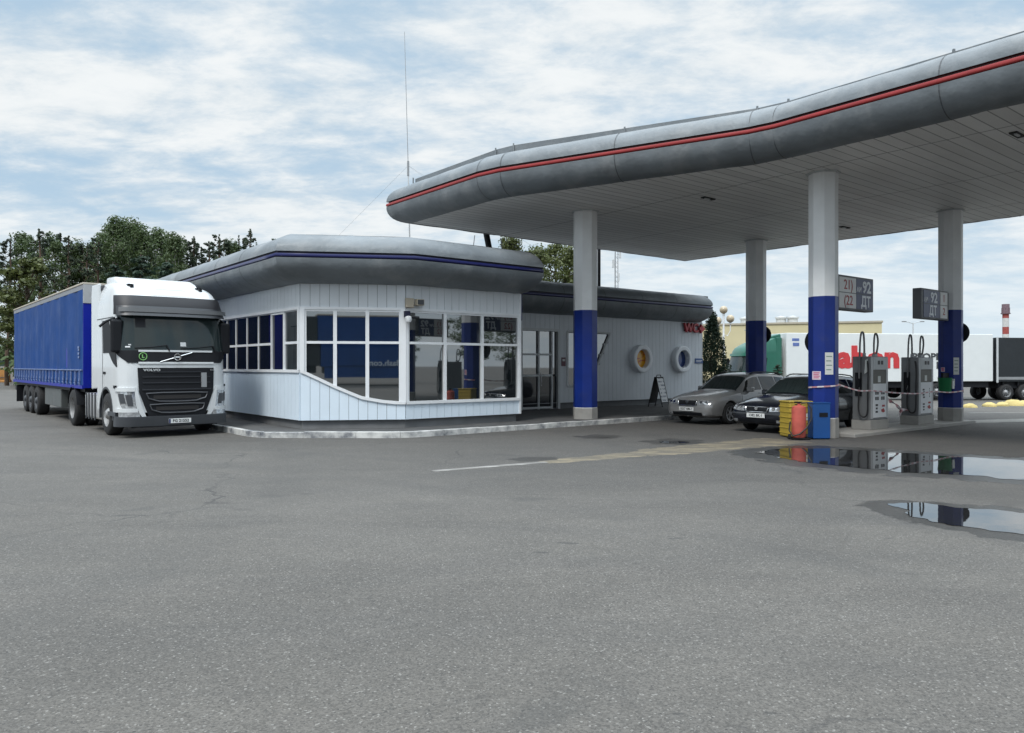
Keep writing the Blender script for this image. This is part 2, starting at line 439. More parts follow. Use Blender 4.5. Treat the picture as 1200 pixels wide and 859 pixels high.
M_wet = asphalt('wet_asphalt', 'extent', (.42, .41, .40), .35, mul=True, edge=.6, nscale=3.0)
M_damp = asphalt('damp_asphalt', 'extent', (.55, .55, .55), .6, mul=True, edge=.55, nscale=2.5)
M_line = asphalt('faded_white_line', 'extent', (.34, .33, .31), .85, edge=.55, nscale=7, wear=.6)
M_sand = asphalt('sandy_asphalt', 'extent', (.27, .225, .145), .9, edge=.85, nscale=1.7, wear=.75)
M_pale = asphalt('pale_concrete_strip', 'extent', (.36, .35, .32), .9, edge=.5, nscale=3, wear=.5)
def water():
    m, nt, b = newmat('puddle_water')
    b.inputs['Base Color'].default_value = (.018, .018, .018, 1); b.inputs['Roughness'].default_value = .012; b.inputs['IOR'].default_value = 2.7
    pos = nt.nodes.new('ShaderNodeNewGeometry').outputs['Position']
    bn = nt.nodes.new('ShaderNodeBump'); bn.inputs['Strength'].default_value = .12; bn.inputs['Distance'].default_value = .004
    nt.links.new(noiset(nt, pos, 3.0, 3), bn.inputs['Height']); nt.links.new(bn.outputs[0], b.inputs['Normal'])
    return m
M_water = water()
pud1 = [(888, 532), (900, 528.8), (922, 526.8), (973, 526.8), (1010, 529), (1058, 532.5), (1123, 536.7), (1200, 541.5), (1290, 548), (1330, 560), (1270, 567), (1200, 564), (1143, 559.4), (1115, 556.8), (1058, 554.6), (1002, 549.5), (951, 544.4), (922, 539.6)]
pud2 = [(1037, 595), (1043, 592.3), (1075, 593.5), (1101, 595), (1132, 597), (1200, 602), (1300, 611), (1350, 630), (1300, 640), (1200, 630), (1172, 626), (1132, 619), (1101, 612.5), (1087, 609), (1060, 603)]
for pts, rg in ((pud1, 1.1), (pud2, .62)):
    g = [G(*p) for p in pts]
    sheet('wet_ground', g, .004, M_wet, ring=rg, jitter=.05)
    sheet('puddle', g, .008, M_water, step=.05, jitter=.13)
# small wet hollows near the kerb
for cx, cy, w, h in ((790, 519, 26, 2.6), (702, 513, 17, 1.8), (628, 539, 15, 1.2)):
    g = [G(cx+w*math.cos(t*math.pi/8)*(1+.3*math.sin(t*1.9+cx)), cy+h*math.sin(t*math.pi/8)*(1+.35*math.cos(t*2.3+cx))) for t in range(16)]
    sheet('wet_ground', g, .004, M_damp, ring=.4, jitter=.10)
g = [G(790+18*math.cos(t*math.pi/5), 519.3+1.5*math.sin(t*math.pi/5)) for t in range(10)]
sheet('puddle', g, .008, M_water, step=.2, jitter=.05)
def band(name, a, b, w0, w1, mat, ring, dz=.004):
    a = G(*a).to_2d(); b = G(*b).to_2d(); t = (b-a).normalized(); n = Vector((t.y, -t.x))
    pts = [a+n*w0/2, a.lerp(b, .33)+n*lerp(w0, w1, .33)/2, b+n*w1/2, b-n*w1/2, a.lerp(b, .33)-n*lerp(w0, w1, .33)/2, a-n*w0/2]
    return sheet(name, pts, dz, mat, ring=ring, jitter=.02)
band('road_marking', (508, 553), (640, 542.5), .09, .12, M_line, .06)
band('sandy_ground', (640, 542.5), (770, 531.5), .14, .42, M_sand, .3)
band('sandy_ground', (755, 532.5), (915, 517.5), .42, .85, M_sand, .5, dz=.006)
band('road_marking', (1128, 495.5), (1290, 490.5), .55, .8, M_pale, .35)
band('road_marking', (1135, 484.0), (1240, 482), .15, .15, M_line, .1)
band('road_marking', (262, 503.6), (292, 512.6), .08, .08, M_line, .05)

# pavement with kerb
K1 = Vector((-6.12, 17.97)); K2 = Vector((-2.51, 17.9))
LB = Vector((-.627, .779))
pav = [K1+LB*17, K1, K2, K2+A2*14.6-B2*.12, K2+A2*15.6-B2*1.2, K2+A2*15.6-B2*12, K1+LB*17+A2*12]
def round_path(path, r, n=5):
    out = []
    for i, p in enumerate(path):
        if 0 < i < len(path)-1:
            a = (path[i-1]-p).normalized()*r; b = (path[i+1]-p).normalized()*r
            out += [(p+a)*(1-t)**2+p*2*t*(1-t)+(p+b)*t*t for t in [k/n for k in range(n+1)]]
        else: out.append(p)
    return out
kpath = round_path(pav[:5], .55)
inn = offset(kpath, .16-.02) if False else offset(kpath, -.15)
mb = MB(); mb.prism([tuple(p) for p in inn]+[tuple(pav[5]), tuple(pav[6])], -.05, .132)
tag(mb.build('pavement', M_pave), kind='structure')
mb = MB()                                   # kerb stones about a metre long with open joints
dk = densify([tuple(p) for p in kpath], .28); run = 0
di = offset(dk, -.15); seg = []
acc = 0.0; s0 = 0
for i in range(1, len(dk)):
    acc += (Vector(dk[i])-Vector(dk[i-1])).length
    if acc >= 1.0 or i == len(dk)-1:
        poly_o = [Vector(p) for p in dk[s0:i+1]]; poly_i = [Vector(p) for p in di[s0:i+1]]
        e = (poly_o[1]-poly_o[0]).normalized()*.006
        poly_o[0] = poly_o[0]+e; poly_i[0] = poly_i[0]+e
        dz = RND.uniform(-.008, .008)
        mb.prism([tuple(p) for p in poly_o]+[tuple(p) for p in poly_i[::-1]], -.05, .14+dz)
        acc = 0; s0 = i
tag(mb.build('kerb', M_kerb, bevel=.012), kind='structure')

# ================================================================== the station building
C1 = Vector((-5.25, 18.85)); C2 = Vector((-2.70, 19.26)); C3 = C2+A2*3.72; C0 = C1+LB*16
J = C3+LB*3.96
W1 = J+A2*13.55
WB = W1+LB*8; HB = C3+LB*15.5; H0 = C0+A2*1.0
bld = thing('station_building', 'low white filling station shop with grey rounded eaves and big corner windows', 'building', (C2.x, C2.y, 0), ANG)
frL = Fr(C0, C1); frF = Fr(C1, C2); frR = Fr(C2, C3); frS = Fr(C3, J); frW = Fr(J, W1); frE = Fr(W1, WB)
ZH = 3.11; ZS = 1.55; ZB = .35; ZT = 3.75; ZTW = 3.60
sill = [(0, 1.55), (.08, 1.52), (.4, 1.37), (.85, 1.15), (1.48, .88), (2.0, .78), (2.37, .745), (2.7, .74)]

def planks(fr, s0, s1, zb, zt, mat, pitch=.235, th=.03, name='wall', openings=()):
    """cladding boards with open joints over a solid backing; openings are (s0,s1,z0,z1)"""
    mb = MB(); fb = zb if callable(zb) else (lambda s: zb)
    n = max(1, round((s1-s0)/pitch)); w = (s1-s0)/n
    for i in range(n):
        a = s0+i*w+.004; b = s0+(i+1)*w-.004
        spans = [(0, None)]
        zs = [(fb(a), fb(b), zt)]
        for (o0, o1, z0, z1) in openings:
            if o0 <= (a+b)/2 <= o1:
                z0 = z0((a+b)/2) if callable(z0) else z0
                zs = [(fb(a), fb(b), max(z0, zb+.01)), (z1, z1, zt)]
                break
        for (za, zb2, ztop) in zs:
            vs = [fr(a, 0, za), fr(b, 0, zb2), fr(b, 0, ztop), fr(a, 0, ztop), fr(a, th, za), fr(b, th, zb2), fr(b, th, ztop), fr(a, th, ztop)]
            mb.add(vs, [(0, 1, 2, 3), (7, 6, 5, 4), (0, 4, 5, 1), (1, 5, 6, 2), (2, 6, 7, 3), (3, 7, 4, 0)])
    return mb.build(name, mat, bld, world=True)
def backing(fr, s0, s1, z0, z1, name='wall', mat=None, d=-.002, th=.2):
    mb = MB(); mb.box(s0, s1, d-th, d, z0, z1, xf=fr); return mb
# solid core of the hall and the wing
core = MB()
inh = offset([tuple(C0), tuple(C1), tuple(C2), tuple(C3), tuple(HB), tuple(C0+A2*.3+LB*.2)], -.12, True)
core.prism(inh, .1, 4.6)
inw = offset([tuple(J), tuple(W1), tuple(WB), tuple(J+LB*8)], -.12, True)
core.prism(inw, .1, 4.4)
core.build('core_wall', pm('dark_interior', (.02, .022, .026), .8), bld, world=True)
pl = sweep([(-.06, .1), (-.06, ZB+.02), (-.14, ZB+.02)], [C0, C1, C2, C3, J, W1, WB])
pl.build('plinth', M_plinth, bld, world=True)
# left wing of the hall
planks(frL, 0, frL.L, ZB, ZS, M_siding_low); planks(frL, 0, frL.L, ZH+.06, ZT+.05, M_siding)
planks(frF, 0, frF.L, ZB, lambda s: 0, M_siding) if False else None
def lower_front():
    mb = MB(); n = 11; w = frF.L/n
    for i in range(n):
        a = i*w+.004; b = (i+1)*w-.004
        for q in range(3):
            x0 = lerp(a, b, q/3); x1 = lerp(a, b, (q+1)/3)
            za = interp(sill, x0); zb = interp(sill, x1)
            vs = [frF(x0, 0, ZB), frF(x1, 0, ZB), frF(x1, 0, zb), frF(x0, 0, za), frF(x0, .03, ZB), frF(x1, .03, ZB), frF(x1, .03, zb), frF(x0, .03, za)]
            mb.add(vs, [(0, 1, 2, 3), (7, 6, 5, 4), (0, 4, 5, 1), (1, 5, 6, 2), (2, 6, 7, 3), (3, 7, 4, 0)])
    mb.build('wall', M_siding_low, bld, world=True)
    mb = MB(); ss = [i*frF.L/24 for i in range(25)]
    vs = []; fs = []
    for s in ss:
        z = interp(sill, s); vs += [frF(s, -.06, z-.01), frF(s, .07, z-.01), frF(s, .07, z+.065), frF(s, -.06, z+.065)]
    for i in range(24):
        k = i*4
        for q in range(4): fs.append((k+q, k+4+q, k+4+(q+1) % 4, k+(q+1) % 4))
    fs += [(0, 1, 2, 3), (96, 97, 98, 99)]
    mb.add(vs, fs); mb.build('sill', M_white, bld, world=True, sm=40)
lower_front()
planks(frF, 0, frF.L, ZH+.06, ZT+.05, M_siding)
planks(frR, 0, frR.L, ZB, .74, M_siding_low); planks(frR, 0, frR.L, ZH+.06, ZT+.05, M_siding)
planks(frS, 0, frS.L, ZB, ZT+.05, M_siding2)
# window headers and sills
mb = MB()
for fr in (frL, frF, frR): mb.box(0, fr.L, -.05, .052, ZH, ZH+.065, xf=fr)
mb.build('window_header', M_white, bld, world=True)
mb = MB(); mb.box(0, frL.L, -.05, .065, ZS-.012, ZS+.06, xf=frL); mb.build('sill', M_white, bld, world=True)
mb = MB(); mb.box(0, frR.L, -.05, .07, .73, .805, xf=frR); mb.build('sill', M_white, bld, world=True)
mb = MB()
for p, n in ((C1, 1), (C2, 1), (C3, 1)):
    pass
mb.box(frF.L-.12, frF.L+.012, -.06, .062, .76, ZH, xf=frF); mb.box(-.012, .05, -.06, .06, .8, ZH, xf=frR); mb.build('corner_post', M_white, bld, world=True)
mb = MB(); mb.box(-.012, .10, -.06, .062, 1.57, ZH, xf=frF); mb.box(frL.L-.07, frL.L+.012, -.06, .06, 1.6, ZH, xf=frL); mb.build('corner_post', M_white, bld, world=True)
mb = MB(); mb.box(frR.L-.03, frR.L+.035, -.06, .06, ZB, ZT, xf=frR); mb.build('corner_post', M_white, bld, world=True)
def window(fr, s0, s1, zbot, ztop, transom=None, fw=.045, lean=0.0, glass=M_glass, frame=M_white, dd=0.0, name='window'):
    fb = zbot if callable(zbot) else (lambda s: zbot)
    mb = MB()
    po = .035 if fr is not frL else .012
    for a, b in ((s0, s0+fw), (s1-fw, s1)):
        vs = [fr(a, -.05, fb(a)), fr(b, -.05, fb(b)), fr(b, -.05, ztop), fr(a, -.05, ztop), fr(a, po+dd, fb(a)), fr(b, po+dd, fb(b)), fr(b, po+dd, ztop), fr(a, po+dd, ztop)]
        mb.add(vs, [(0, 1, 2, 3), (7, 6, 5, 4), (0, 4, 5, 1), (1, 5, 6, 2), (2, 6, 7, 3), (3, 7, 4, 0)])
    mb.box(s0+fw, s1-fw, -.05, po-.005+dd, ztop-fw, ztop, xf=fr)
    if transom: mb.box(s0+fw, s1-fw, -.05, po+.003+dd, transom-.032, transom+.032, xf=fr)
    w = mb.build(name, frame, bld, world=True)
    p = MB(); n = 8; vs = []; fs = []; sm_ = (s0+s1)/2
    rows = [(None, ztop-fw)] if not transom else [(None, transom-.03), (transom+.03, ztop-fw)]
    for (z0, z1) in rows:
        k = len(p.v)
        vs = []
        ta = RND.uniform(-.004, .004); tb = RND.uniform(-.0012, .0012)
        for i in range(n+1):
            s = lerp(s0+fw, s1-fw, i/n); za = fb(s) if z0 is None else z0; vs += [fr(s, -.012+ta*(s-sm_)+(tb+lean)*(za-2.3), za), fr(s, -.012+ta*(s-sm_)+(tb+lean)*(z1-2.3), z1)]
        p.add(vs, [(2*i, 2*i+2, 2*i+3, 2*i+1) for i in range(n)])
    p.build('pane', glass, w, world=True)
    return w
# front facet: three bays above the swooping sill
ed = [.10]+[frF.spx(392.7), frF.spx(430.5)]+[frF.L-.12]
for a, b in zip(ed, ed[1:]): window(frF, a, b, lambda s: interp(sill, s)+.06, ZH, 2.29, lean=.0114)
ed = [.05]+[frR.spx(521), frR.spx(564.5)]+[frR.L-.03]
for a, b in zip(ed, ed[1:]): window(frR, a, b, .80, ZH, 2.29)
# left wing: narrow bays, one full-height opening casement near the corner
edp = [350, 334, 318.5, 303, 289.6, 276.7, 266.2, 256]
ed = [frL.L-.07]+[frL.spx(p) for p in edp[1:]]
step = ed[-2]-ed[-1]
while ed[-1]-step > 1.0: ed.append(ed[-1]-step)
for i, (b, a) in enumerate(zip(ed, ed[1:])):
    window(frL, a, b, ZS+.06, ZH, None if i == 1 else 2.29, fw=.06 if i == 1 else .028, glass=M_glassd if i else M_glass, dd=.02 if i == 1 else 0)
mb = MB(); mb.box(0.3, ed[-1], -.04, .02, ZS+.06, ZH, xf=frL); mb.build('wall', M_siding, bld, world=True)
# the wing wall
sD0, sD1 = frW.spx(609), frW.spx(655.5); sV0, sV1 = frW.spx(664), frW.spx(714.5)
sB = frW.spx(690)
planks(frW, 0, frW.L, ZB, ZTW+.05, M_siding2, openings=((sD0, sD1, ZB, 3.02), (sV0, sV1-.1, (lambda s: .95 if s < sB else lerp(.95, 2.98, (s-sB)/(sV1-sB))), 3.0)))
# entrance door
mb = MB()
mb.box(sD0, sD0+.1, -.1, .05, .14, 3.06, xf=frW); mb.box(sD1-.1, sD1, -.1, .05, .14, 3.06, xf=frW); mb.box(sD0+.1, sD1-.1, -.1, .048, 2.96, 3.06, xf=frW)
dr = mb.build('door', M_lgrey, bld, world=True)
mb = MB(); w3 = sD1-.1-(sD0+.1)
m1 = sD0+.1+w3*.47; m2 = sD1-.36
for s in (m1, m2): mb.box(s-.03, s+.03, -.09, .01, .14, 2.96, xf=frW)
for z in (2.12, 1.36, .2): mb.box(sD0+.1, m2, -.09, .008, z-.035, z+.035, xf=frW)
mb.build('leaf', M_lgrey, dr, world=True)
mb = MB(); mb.box(sD0+.1, sD1-.1, -.075, -.06, 1.4, 2.96, xf=frW); mb.build('pane', M_glass, dr, world=True)
mb = MB(); mb.box(sD0+.1, sD1-.1, -.078, -.055, .17, 1.33, xf=frW); mb.build('kick_panel', M_glassd, dr, world=True)
mb = MB(); mb.tube([frW(m1+.07, .05, 1.0), frW(m1+.07, .05, 1.5)], .014); mb.build('handle', M_steel, dr, world=True)
# slanted shop window half hidden by the column
sB = frW.spx(690)
poly = [(sV0, .95), (sB, .95), (sV1, 2.98), (sV0, 2.98)]
mb = MB(); vs = [frW(s, -.02, z) for s, z in poly]; mb.add(vs, [(0, 1, 2, 3)]); 
wn = MB()
for (a, b) in zip(poly, poly[1:]+poly[:1]):
    wn.tube([frW(a[0], .02, a[1]), frW(b[0], .02, b[1])], .05, 6)
wf = wn.build('window', M_lgrey, bld, world=True, label='shop window with one slanting side'); mb.build('pane', M_glass, wf, world=True)
# two portholes
def porthole(px, py, inner):
    s = frW.spx(px); z = frW.zpx(px, py)
    mb = MB(); n = 40; prof = [(.37, -.03), (.37, .24), (.40, .27), (.52, .27), (.56, .24), (.56, -.03)]
    vs = []; m = len(prof)
    for i in range(n):
        a = 2*math.pi*i/n
        vs += [frW(s+r*math.cos(a), d, z+r*math.sin(a)) for r, d in prof]
    fs = [(i*m+k, i*m+k+1, ((i+1) % n)*m+k+1, ((i+1) % n)*m+k) for i in range(n) for k in range(m-1)]
    mb.add(vs, fs); w = mb.build('porthole', M_white, bld, world=True, sm=35)
    p = MB(); p.add([frW(s+.375*math.cos(2*math.pi*i/n), .045, z+.375*math.sin(2*math.pi*i/n)) for i in range(n)], [tuple(range(n))])
    p.build('pane', inner, w, world=True, label='orange pane' if inner is M_orange else 'dark blue pane')
def orange():
    m, nt, b = newmat('orange_poster_glass')
    tc = nt.nodes.new('ShaderNodeTexCoord').outputs['Object']
    n = noiset(nt, mapped(nt, tc, (3, 3, 7)), 1.6, 3)
    c = mixc(nt, mrange(nt, n, .52, .6), (.72, .36, .02), (.45, .09, .02))
    nt.links.new(c, b.inputs['Base Color']); b.inputs['Roughness'].default_value = .1; return m
M_orange = orange()
porthole(748.5, 421.5, M_orange); porthole(796, 422, pm('blue_poster_glass', (.02, .045, .15), .08, var=.3, vs=3))
# end wall of the wing
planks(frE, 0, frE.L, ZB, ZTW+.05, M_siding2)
mb = MB(); mb.box(-.03, .05, -.03, .045, ZB, ZTW, xf=frE); mb.build('corner_post', M_lgrey, bld, world=True)
# roofs
rp = offset([tuple(C0), tuple(C1), tuple(C2), tuple(C3), tuple(HB), tuple(C0+A2*.3+LB*.2)], .25, True)
mb = MB(); mb.prism(rp, 4.62, 4.93); rp2 = offset([tuple(J), tuple(W1), tuple(WB), tuple(J+LB*8)], .2, True)
mb.prism(rp2, 4.42, 4.74); mb.build('roof', pm('roof_felt', (.12, .12, .12), .9), bld, world=True)
def eave(path, z0, zs, z1, dmax, name, seams=1.9, stripe=(M_navy, M_navydk), parent=None, closed=False, gh=.15):
    hs = gh/2
    lo = [(-.02, z0)]+[(dmax*math.sin(t), z0+(zs-hs-z0)*(1-math.cos(t))) for t in [k*math.pi/2/8 for k in range(1, 9)]]
    up = [(dmax*math.cos(t), zs+hs+(z1-zs-hs)*math.sin(t)) for t in [k*math.pi/2/8 for k in range(0, 8)]]+[(dmax*.05, z1+.005), (-.3, z1)]
    dp = densify(path, .3, closed)
    mb = sweep(lo, dp, closed); b2 = sweep(up, dp, closed); mb.add(b2.v, b2.f)
    def dent(p):
        v = Vector(p); edge = min(1, abs(v.z-zs)/.16-.45) if abs(v.z-zs) < .25 else 1
        a = mnoise.noise(v*.9)*.022+mnoise.noise(v*2.6+Vector((7, 3, 1)))*.014+mnoise.noise(v*7)*.004
        b_ = mnoise.noise(v*1.1+Vector((31, 5, 9)))*.016+mnoise.noise(v*3.1+Vector((3, 8, 2)))*.009
        return (v.x+a*max(0, edge), v.y-a*max(0, edge), v.z+b_*max(0, edge))
    mb.v = [dent(p) for p in mb.v]
    main_ = mb; mb = []
    for b, off in ((lo, 0), (up, 0)):                    # folded sheet seams
        sp = densify(path, seams, closed); 
        for i in range(1, len(sp)-1):
            a = Vector(sp[i]); t = (Vector(sp[i+1])-Vector(sp[i-1])).normalized()
            if closed is False and (Vector(sp[i+1])-a).normalized().dot((a-Vector(sp[i-1])).normalized()) < .99: continue
            n = Vector((t.y, -t.x)); vs = []
            for (d, z) in b:
                for q in (-.011, .011):
                    p = a+t*q+n*(d+.005 if d > 0 else d); vs.append((p.x, p.y, z+(.004 if z > zs else -.004)))
            m = len(b); sm_ = MB(); sm_.add(vs, [(2*k, 2*k+1, 2*k+3, 2*k+2) for k in range(m-1)]); mb.append(sm_)
    e = main_.build(name, M_fascia, parent or bld, world=True, sm=50, recalc=False)
    for sm_ in mb: sm_.build('seam', M_fascia_dk, e, world=True, recalc=False)
    g = sweep([(dmax, zs-hs), (dmax-.06, zs-hs+.005), (dmax-.06, zs+hs-.005), (dmax, zs+hs)], dp, closed)
    g.build('stripe', stripe[1], e, world=True, recalc=False)
    g = sweep([(dmax-.058, zs-hs+.012), (dmax-.005, zs-hs+.02), (dmax+.01, zs-hs*.35), (dmax-.005, zs+hs*.30), (dmax-.058, zs+hs*.36)], dp, closed)
    if False:
        g2 = sweep([(dmax-.058, zs+hs*.3), (dmax-.005, zs+hs*.36), (dmax+.0, zs+hs*.55), (dmax-.005, zs+hs*.72), (dmax-.058, zs+hs*.78)], dp, closed); g.add(g2.v, g2.f)
    g.build('stripe', stripe[0], e, world=True, sm=60, recalc=False)
    return e
c3e = C3-A2*.05
eave([tuple(C0), tuple(C1), tuple(C2), tuple(C3-A2*.22), tuple(C3-A2*.02+LB*.3), tuple(C3-A2*.02+LB*8)], ZT, 4.36, 4.95, .82, 'eave')
eave([tuple(J-A2*1.5), tuple(W1-A2*.45), tuple(W1-A2*.25+LB*.2), tuple(W1-A2*.25+LB*8)], ZTW-.02, 4.22, 4.76, .72, 'eave')
# navy strip light on the hall's right corner
mb = MB(); mb.box(.0, .16, .03, .12, 3.0, 3.75, xf=frS); mb.build('strip_light_box', M_navy, bld, world=True)

# ---- things fixed to or standing against the building
def wallthing(name, label, cat, fr, s, d, z, group=None):
    p = fr(s, d, z); return thing(name, label, cat, p, fr.rz, group)     # local x along the wall, -y outwards
s = frW.spx(811.0); z = frW.zpx(811, 386)
o = wallthing('toilet_sign', 'red raised WC letters with an arrow high on the white wing wall', 'sign', frW, s, .03, z)
M_wcred = pm('red_letter', (.42, .03, .04), .4); M_wcdk = pm('maroon_letter_side', (.08, .015, .02), .5)
mb = MB(); mb.box(-.6, .6, -.035, 0, -.12, -.09); mb.box(-.6, .6, -.035, 0, .09, .12); mb.build('rail', M_wcdk, o)
text('WC', .54, M_wcred, o, 'letters', (-.22, -.09, 0), depth=.05, bold=.015, fit=.95)
mb = MB(); mb.yprism([(.42, -.2), (.70, 0), (.42, .2)], -.14, -.04); mb.yprism([(.32, -.07), (.418, -.07), (.418, .07), (.32, .07)], -.14, -.04); mb.build('arrow', M_wcred, o)
s = frW.spx(818); z = frW.zpx(818, 424)
o = wallthing('wall_plaque', 'small blue plaque low on the end of the white wing wall', 'sign', frW, s, .03, z)
mb = MB(); mb.box(-.27, .27, -.03, 0, -.11, .11); mb.build('board', pm('plaque_blue', (.03, .08, .22), .4), o, bevel=.008)
mb = MB(); mb.box(-.2, .2, -.036, -.03, .01, .03); mb.box(-.2, .14, -.036, -.03, -.045, -.025); mb.build('lines', M_white, o)
s = frW.spx(659.5); z = frW.zpx(659.5, 425)
o = wallthing('door_notice', 'small dark red notice beside the glass entrance door', 'sign', frW, s, .032, z)
mb = MB(); mb.box(-.1, .1, -.02, 0, -.16, .16); mb.build('board', pm('notice_red', (.10, .03, .05), .5), o)
mb = MB(); mb.box(-.06, .06, -.024, -.02, .02, .1); mb.build('picture', M_lgrey, o)
# flood light and dome camera at the hall corner
s = .06
o = wallthing('flood_light', 'small beige twin floodlight above the corner of the big windows', 'lamp', frR, .08, .03, 3.30)
mb = MB(); mb.box(-.12, .10, -.10, 0, -.12, .12); mb.build('housing', pm('beige_plastic', (.42, .37, .29), .5), o, bevel=.012)
mb = MB(); mb.box(.12, .34, -.20, -.06, -.06, .10); mb.build('lamp_head', pm('beige_plastic', (.42, .37, .29), .5), o, bevel=.012)
mb = MB(); mb.box(.14, .32, -.208, -.2, -.04, .08); mb.build('lens', M_dgrey, o)
mb = MB(); mb.tube([(.08, -.06, 0), (.14, -.1, 0)], .02); mb.build('bracket', M_grey, o)
o = wallthing('security_camera', 'white and dark dome security camera under the window header', 'camera', frR, -.02, .06, 2.95)
mb = MB(); mb.box(-.07, .07, -.10, .0, -.02, .14); mb.build('bracket', M_navydk, o, bevel=.01)
mb = MB(); mb.lathe([(.001, -.1), (.06, -.08), (.085, -.02), (.085, .05), (.03, .07)], (0, -.12, -.06), n=16); mb.build('dome', M_white, o, sm=40)
mb = MB(); mb.cyl((.05, -.16, -.02), (.24, -.24, -.03), .035); mb.build('camera_tube', M_black, o)
# advertising boards
def aboard(px, py, label, w=.62, h=1.15, flip=0.0, face=None):
    p = G(px, py, .132); p.z = .132
    o = thing('sandwich_board', label, 'sandwich board', tuple(p), ANG+flip, 'sandwich boards on the pavement')
    for sgn in (-1, 1):
        mb = MB()
        def xf(x, y, z, sg=sgn): return (x, sg*(.30-.27*z/h)+y, z)
        mb.box(-w/2, -w/2+.04, -.012, .012, 0, h, xf=xf); mb.box(w/2-.04, w/2, -.012, .012, 0, h, xf=xf)
        mb.box(-w/2+.04, w/2-.04, -.012, .012, h-.05, h, xf=xf); mb.box(-w/2+.04, w/2-.04, -.012, .012, .14, .19, xf=xf)
        fr_ = mb.build('frame', M_black, o)
        mb = MB(); mb.box(-w/2+.04, w/2-.04, -.008, .008, .19, h-.05, xf=xf); pn = mb.build('panel', face if sgn < 0 else M_black, fr_)
    mb = MB(); mb.tube([(-.2, 0, h-.02), (-.16, 0, h+.07), (.16, 0, h+.07), (.2, 0, h-.02)], .016); mb.build('handle', M_black, o)
    return o
def poster():
    m, nt, b = newmat('printed_poster')
    tc = nt.nodes.new('ShaderNodeTexCoord').outputs['Object']
    sx = nt.nodes.new('ShaderNodeSeparateXYZ'); nt.links.new(tc, sx.inputs[0])
    ln = mth(nt, 'GREATER_THAN', mth(nt, 'FRACT', mth(nt, 'MULTIPLY', sx.outputs[2], 7.0)), .55)
    bl = mth(nt, 'MULTIPLY', ln, mrange(nt, noiset(nt, mapped(nt, tc, (5, 5, 2)), 2.0, 2), .45, .5))
    nt.links.new(mixc(nt, bl, (.60, .61, .62), (.2, .22, .26)), b.inputs['Base Color']); b.inputs['Roughness'].default_value = .5; return m
M_poster = poster()
aboard(772, 477.5, 'black framed sandwich board standing on the pavement below the portholes', face=M_poster, flip=.25)
aboard(668, 478.5, 'black framed sandwich board half hidden behind the blue column by the entrance', face=M_poster, flip=-.5)
# ================================================================== the canopy over the pumps
ZC = 6.32
Kc = Vector((7.6, 33.3)); Lc = Kc-A2*13.98; Ac = Lc+B2*4.75; Bc = Vector((5.87, 17.15)); Ec = Bc+B2*14; E2 = Ec+A2*11.48
cpath = [Kc, Lc, Ac, Bc, Ec, E2]
can = thing('fuel_canopy', 'large grey canopy with double red stripe over the pumps on blue and white columns', 'canopy', (7.46, 18.2, 0), ANG)
def soffit_mat():
    m, nt, b = newmat('slatted_soffit')
    tc = nt.nodes.new('ShaderNodeTexCoord').outputs['Object']       # canopy axes: x along the slats
    sx = nt.nodes.new('ShaderNodeSeparateXYZ'); nt.links.new(tc, sx.inputs[0])
    fy = mth(nt, 'FRACT', mth(nt, 'DIVIDE', sx.outputs[1], .30)); fx = mth(nt, 'FRACT', mth(nt, 'DIVIDE', mth(nt, 'ADD', sx.outputs[0], 40.6), 4.0))
    ln = mth(nt, 'LESS_THAN', fy, .085); jn = mth(nt, 'LESS_THAN', fx, .008)
    idx = mth(nt, 'FLOOR', mth(nt, 'DIVIDE', sx.outputs[1], .30))
    wn = nt.nodes.new('ShaderNodeTexWhiteNoise'); wn.noise_dimensions = '1D'; nt.links.new(idx, wn.inputs['W'])
    n = noiset(nt, mapped(nt, tc, (.25, 2, 1)), 1.2, 5)
    c = mixc(nt, mrange(nt, n, .3, .75), (.84, .84, .83), (.72, .715, .70))
    c = mixc(nt, 1.0, c, mrange(nt, wn.outputs[0], 0, 1, .93, 1.05), 'MULTIPLY')
    sm = noiset(nt, tc, .5, 5); c = mixc(nt, mrange(nt, sm, .6, .72, 0, .25), c, (.5, .49, .47))
    c = mixc(nt, ln, c, (.30, .30, .295)); c = mixc(nt, jn, c, (.15, .15, .15))
    nt.links.new(c, b.inputs['Base Color']); b.inputs['Roughness'].default_value = .55
    bn = nt.nodes.new('ShaderNodeBump'); bn.inputs['Strength'].default_value = .6; bn.inputs['Distance'].default_value = .02
    nt.links.new(mth(nt, 'MULTIPLY', ln, -1.0), bn.inputs['Height']); nt.links.new(bn.outputs[0], b.inputs['Normal'])
    return m
mb = MB(); mb.prism([tuple(p) for p in offset([tuple(p) for p in cpath], .0, True)], ZC, ZC+.08); mb.build('soffit', soffit_mat(), can, world=True)
mb = MB(); mb.prism(offset([tuple(p) for p in cpath], -.3, True), ZC+.3, 7.44); mb.build('roof_deck', pm('roof_felt', (.12, .12, .12), .9), can, world=True)
cp2 = [tuple(Kc), tuple(Lc-B2*-.25), tuple(Lc+B2*.45-A2*.05), tuple(Ac-B2*.5), tuple(Ac+B2*.25+A2*.15), tuple(Bc-(Bc-Ac).normalized()*.5), tuple(Bc+B2*.5), tuple(Ec), tuple(E2)]
cp2 = [tuple(Kc), tuple(Lc), tuple(Ac-B2*.35), tuple(Ac+(Bc-Ac).normalized()*.35), tuple(Bc-(Bc-Ac).normalized()*.35), tuple(Bc+B2*.35), tuple(Ec), tuple(E2)]
eave(cp2, ZC-.01, 6.93, 7.5, .56, 'fascia', seams=3.1, stripe=(M_red, M_reddk), parent=can, closed=True, gh=.16)
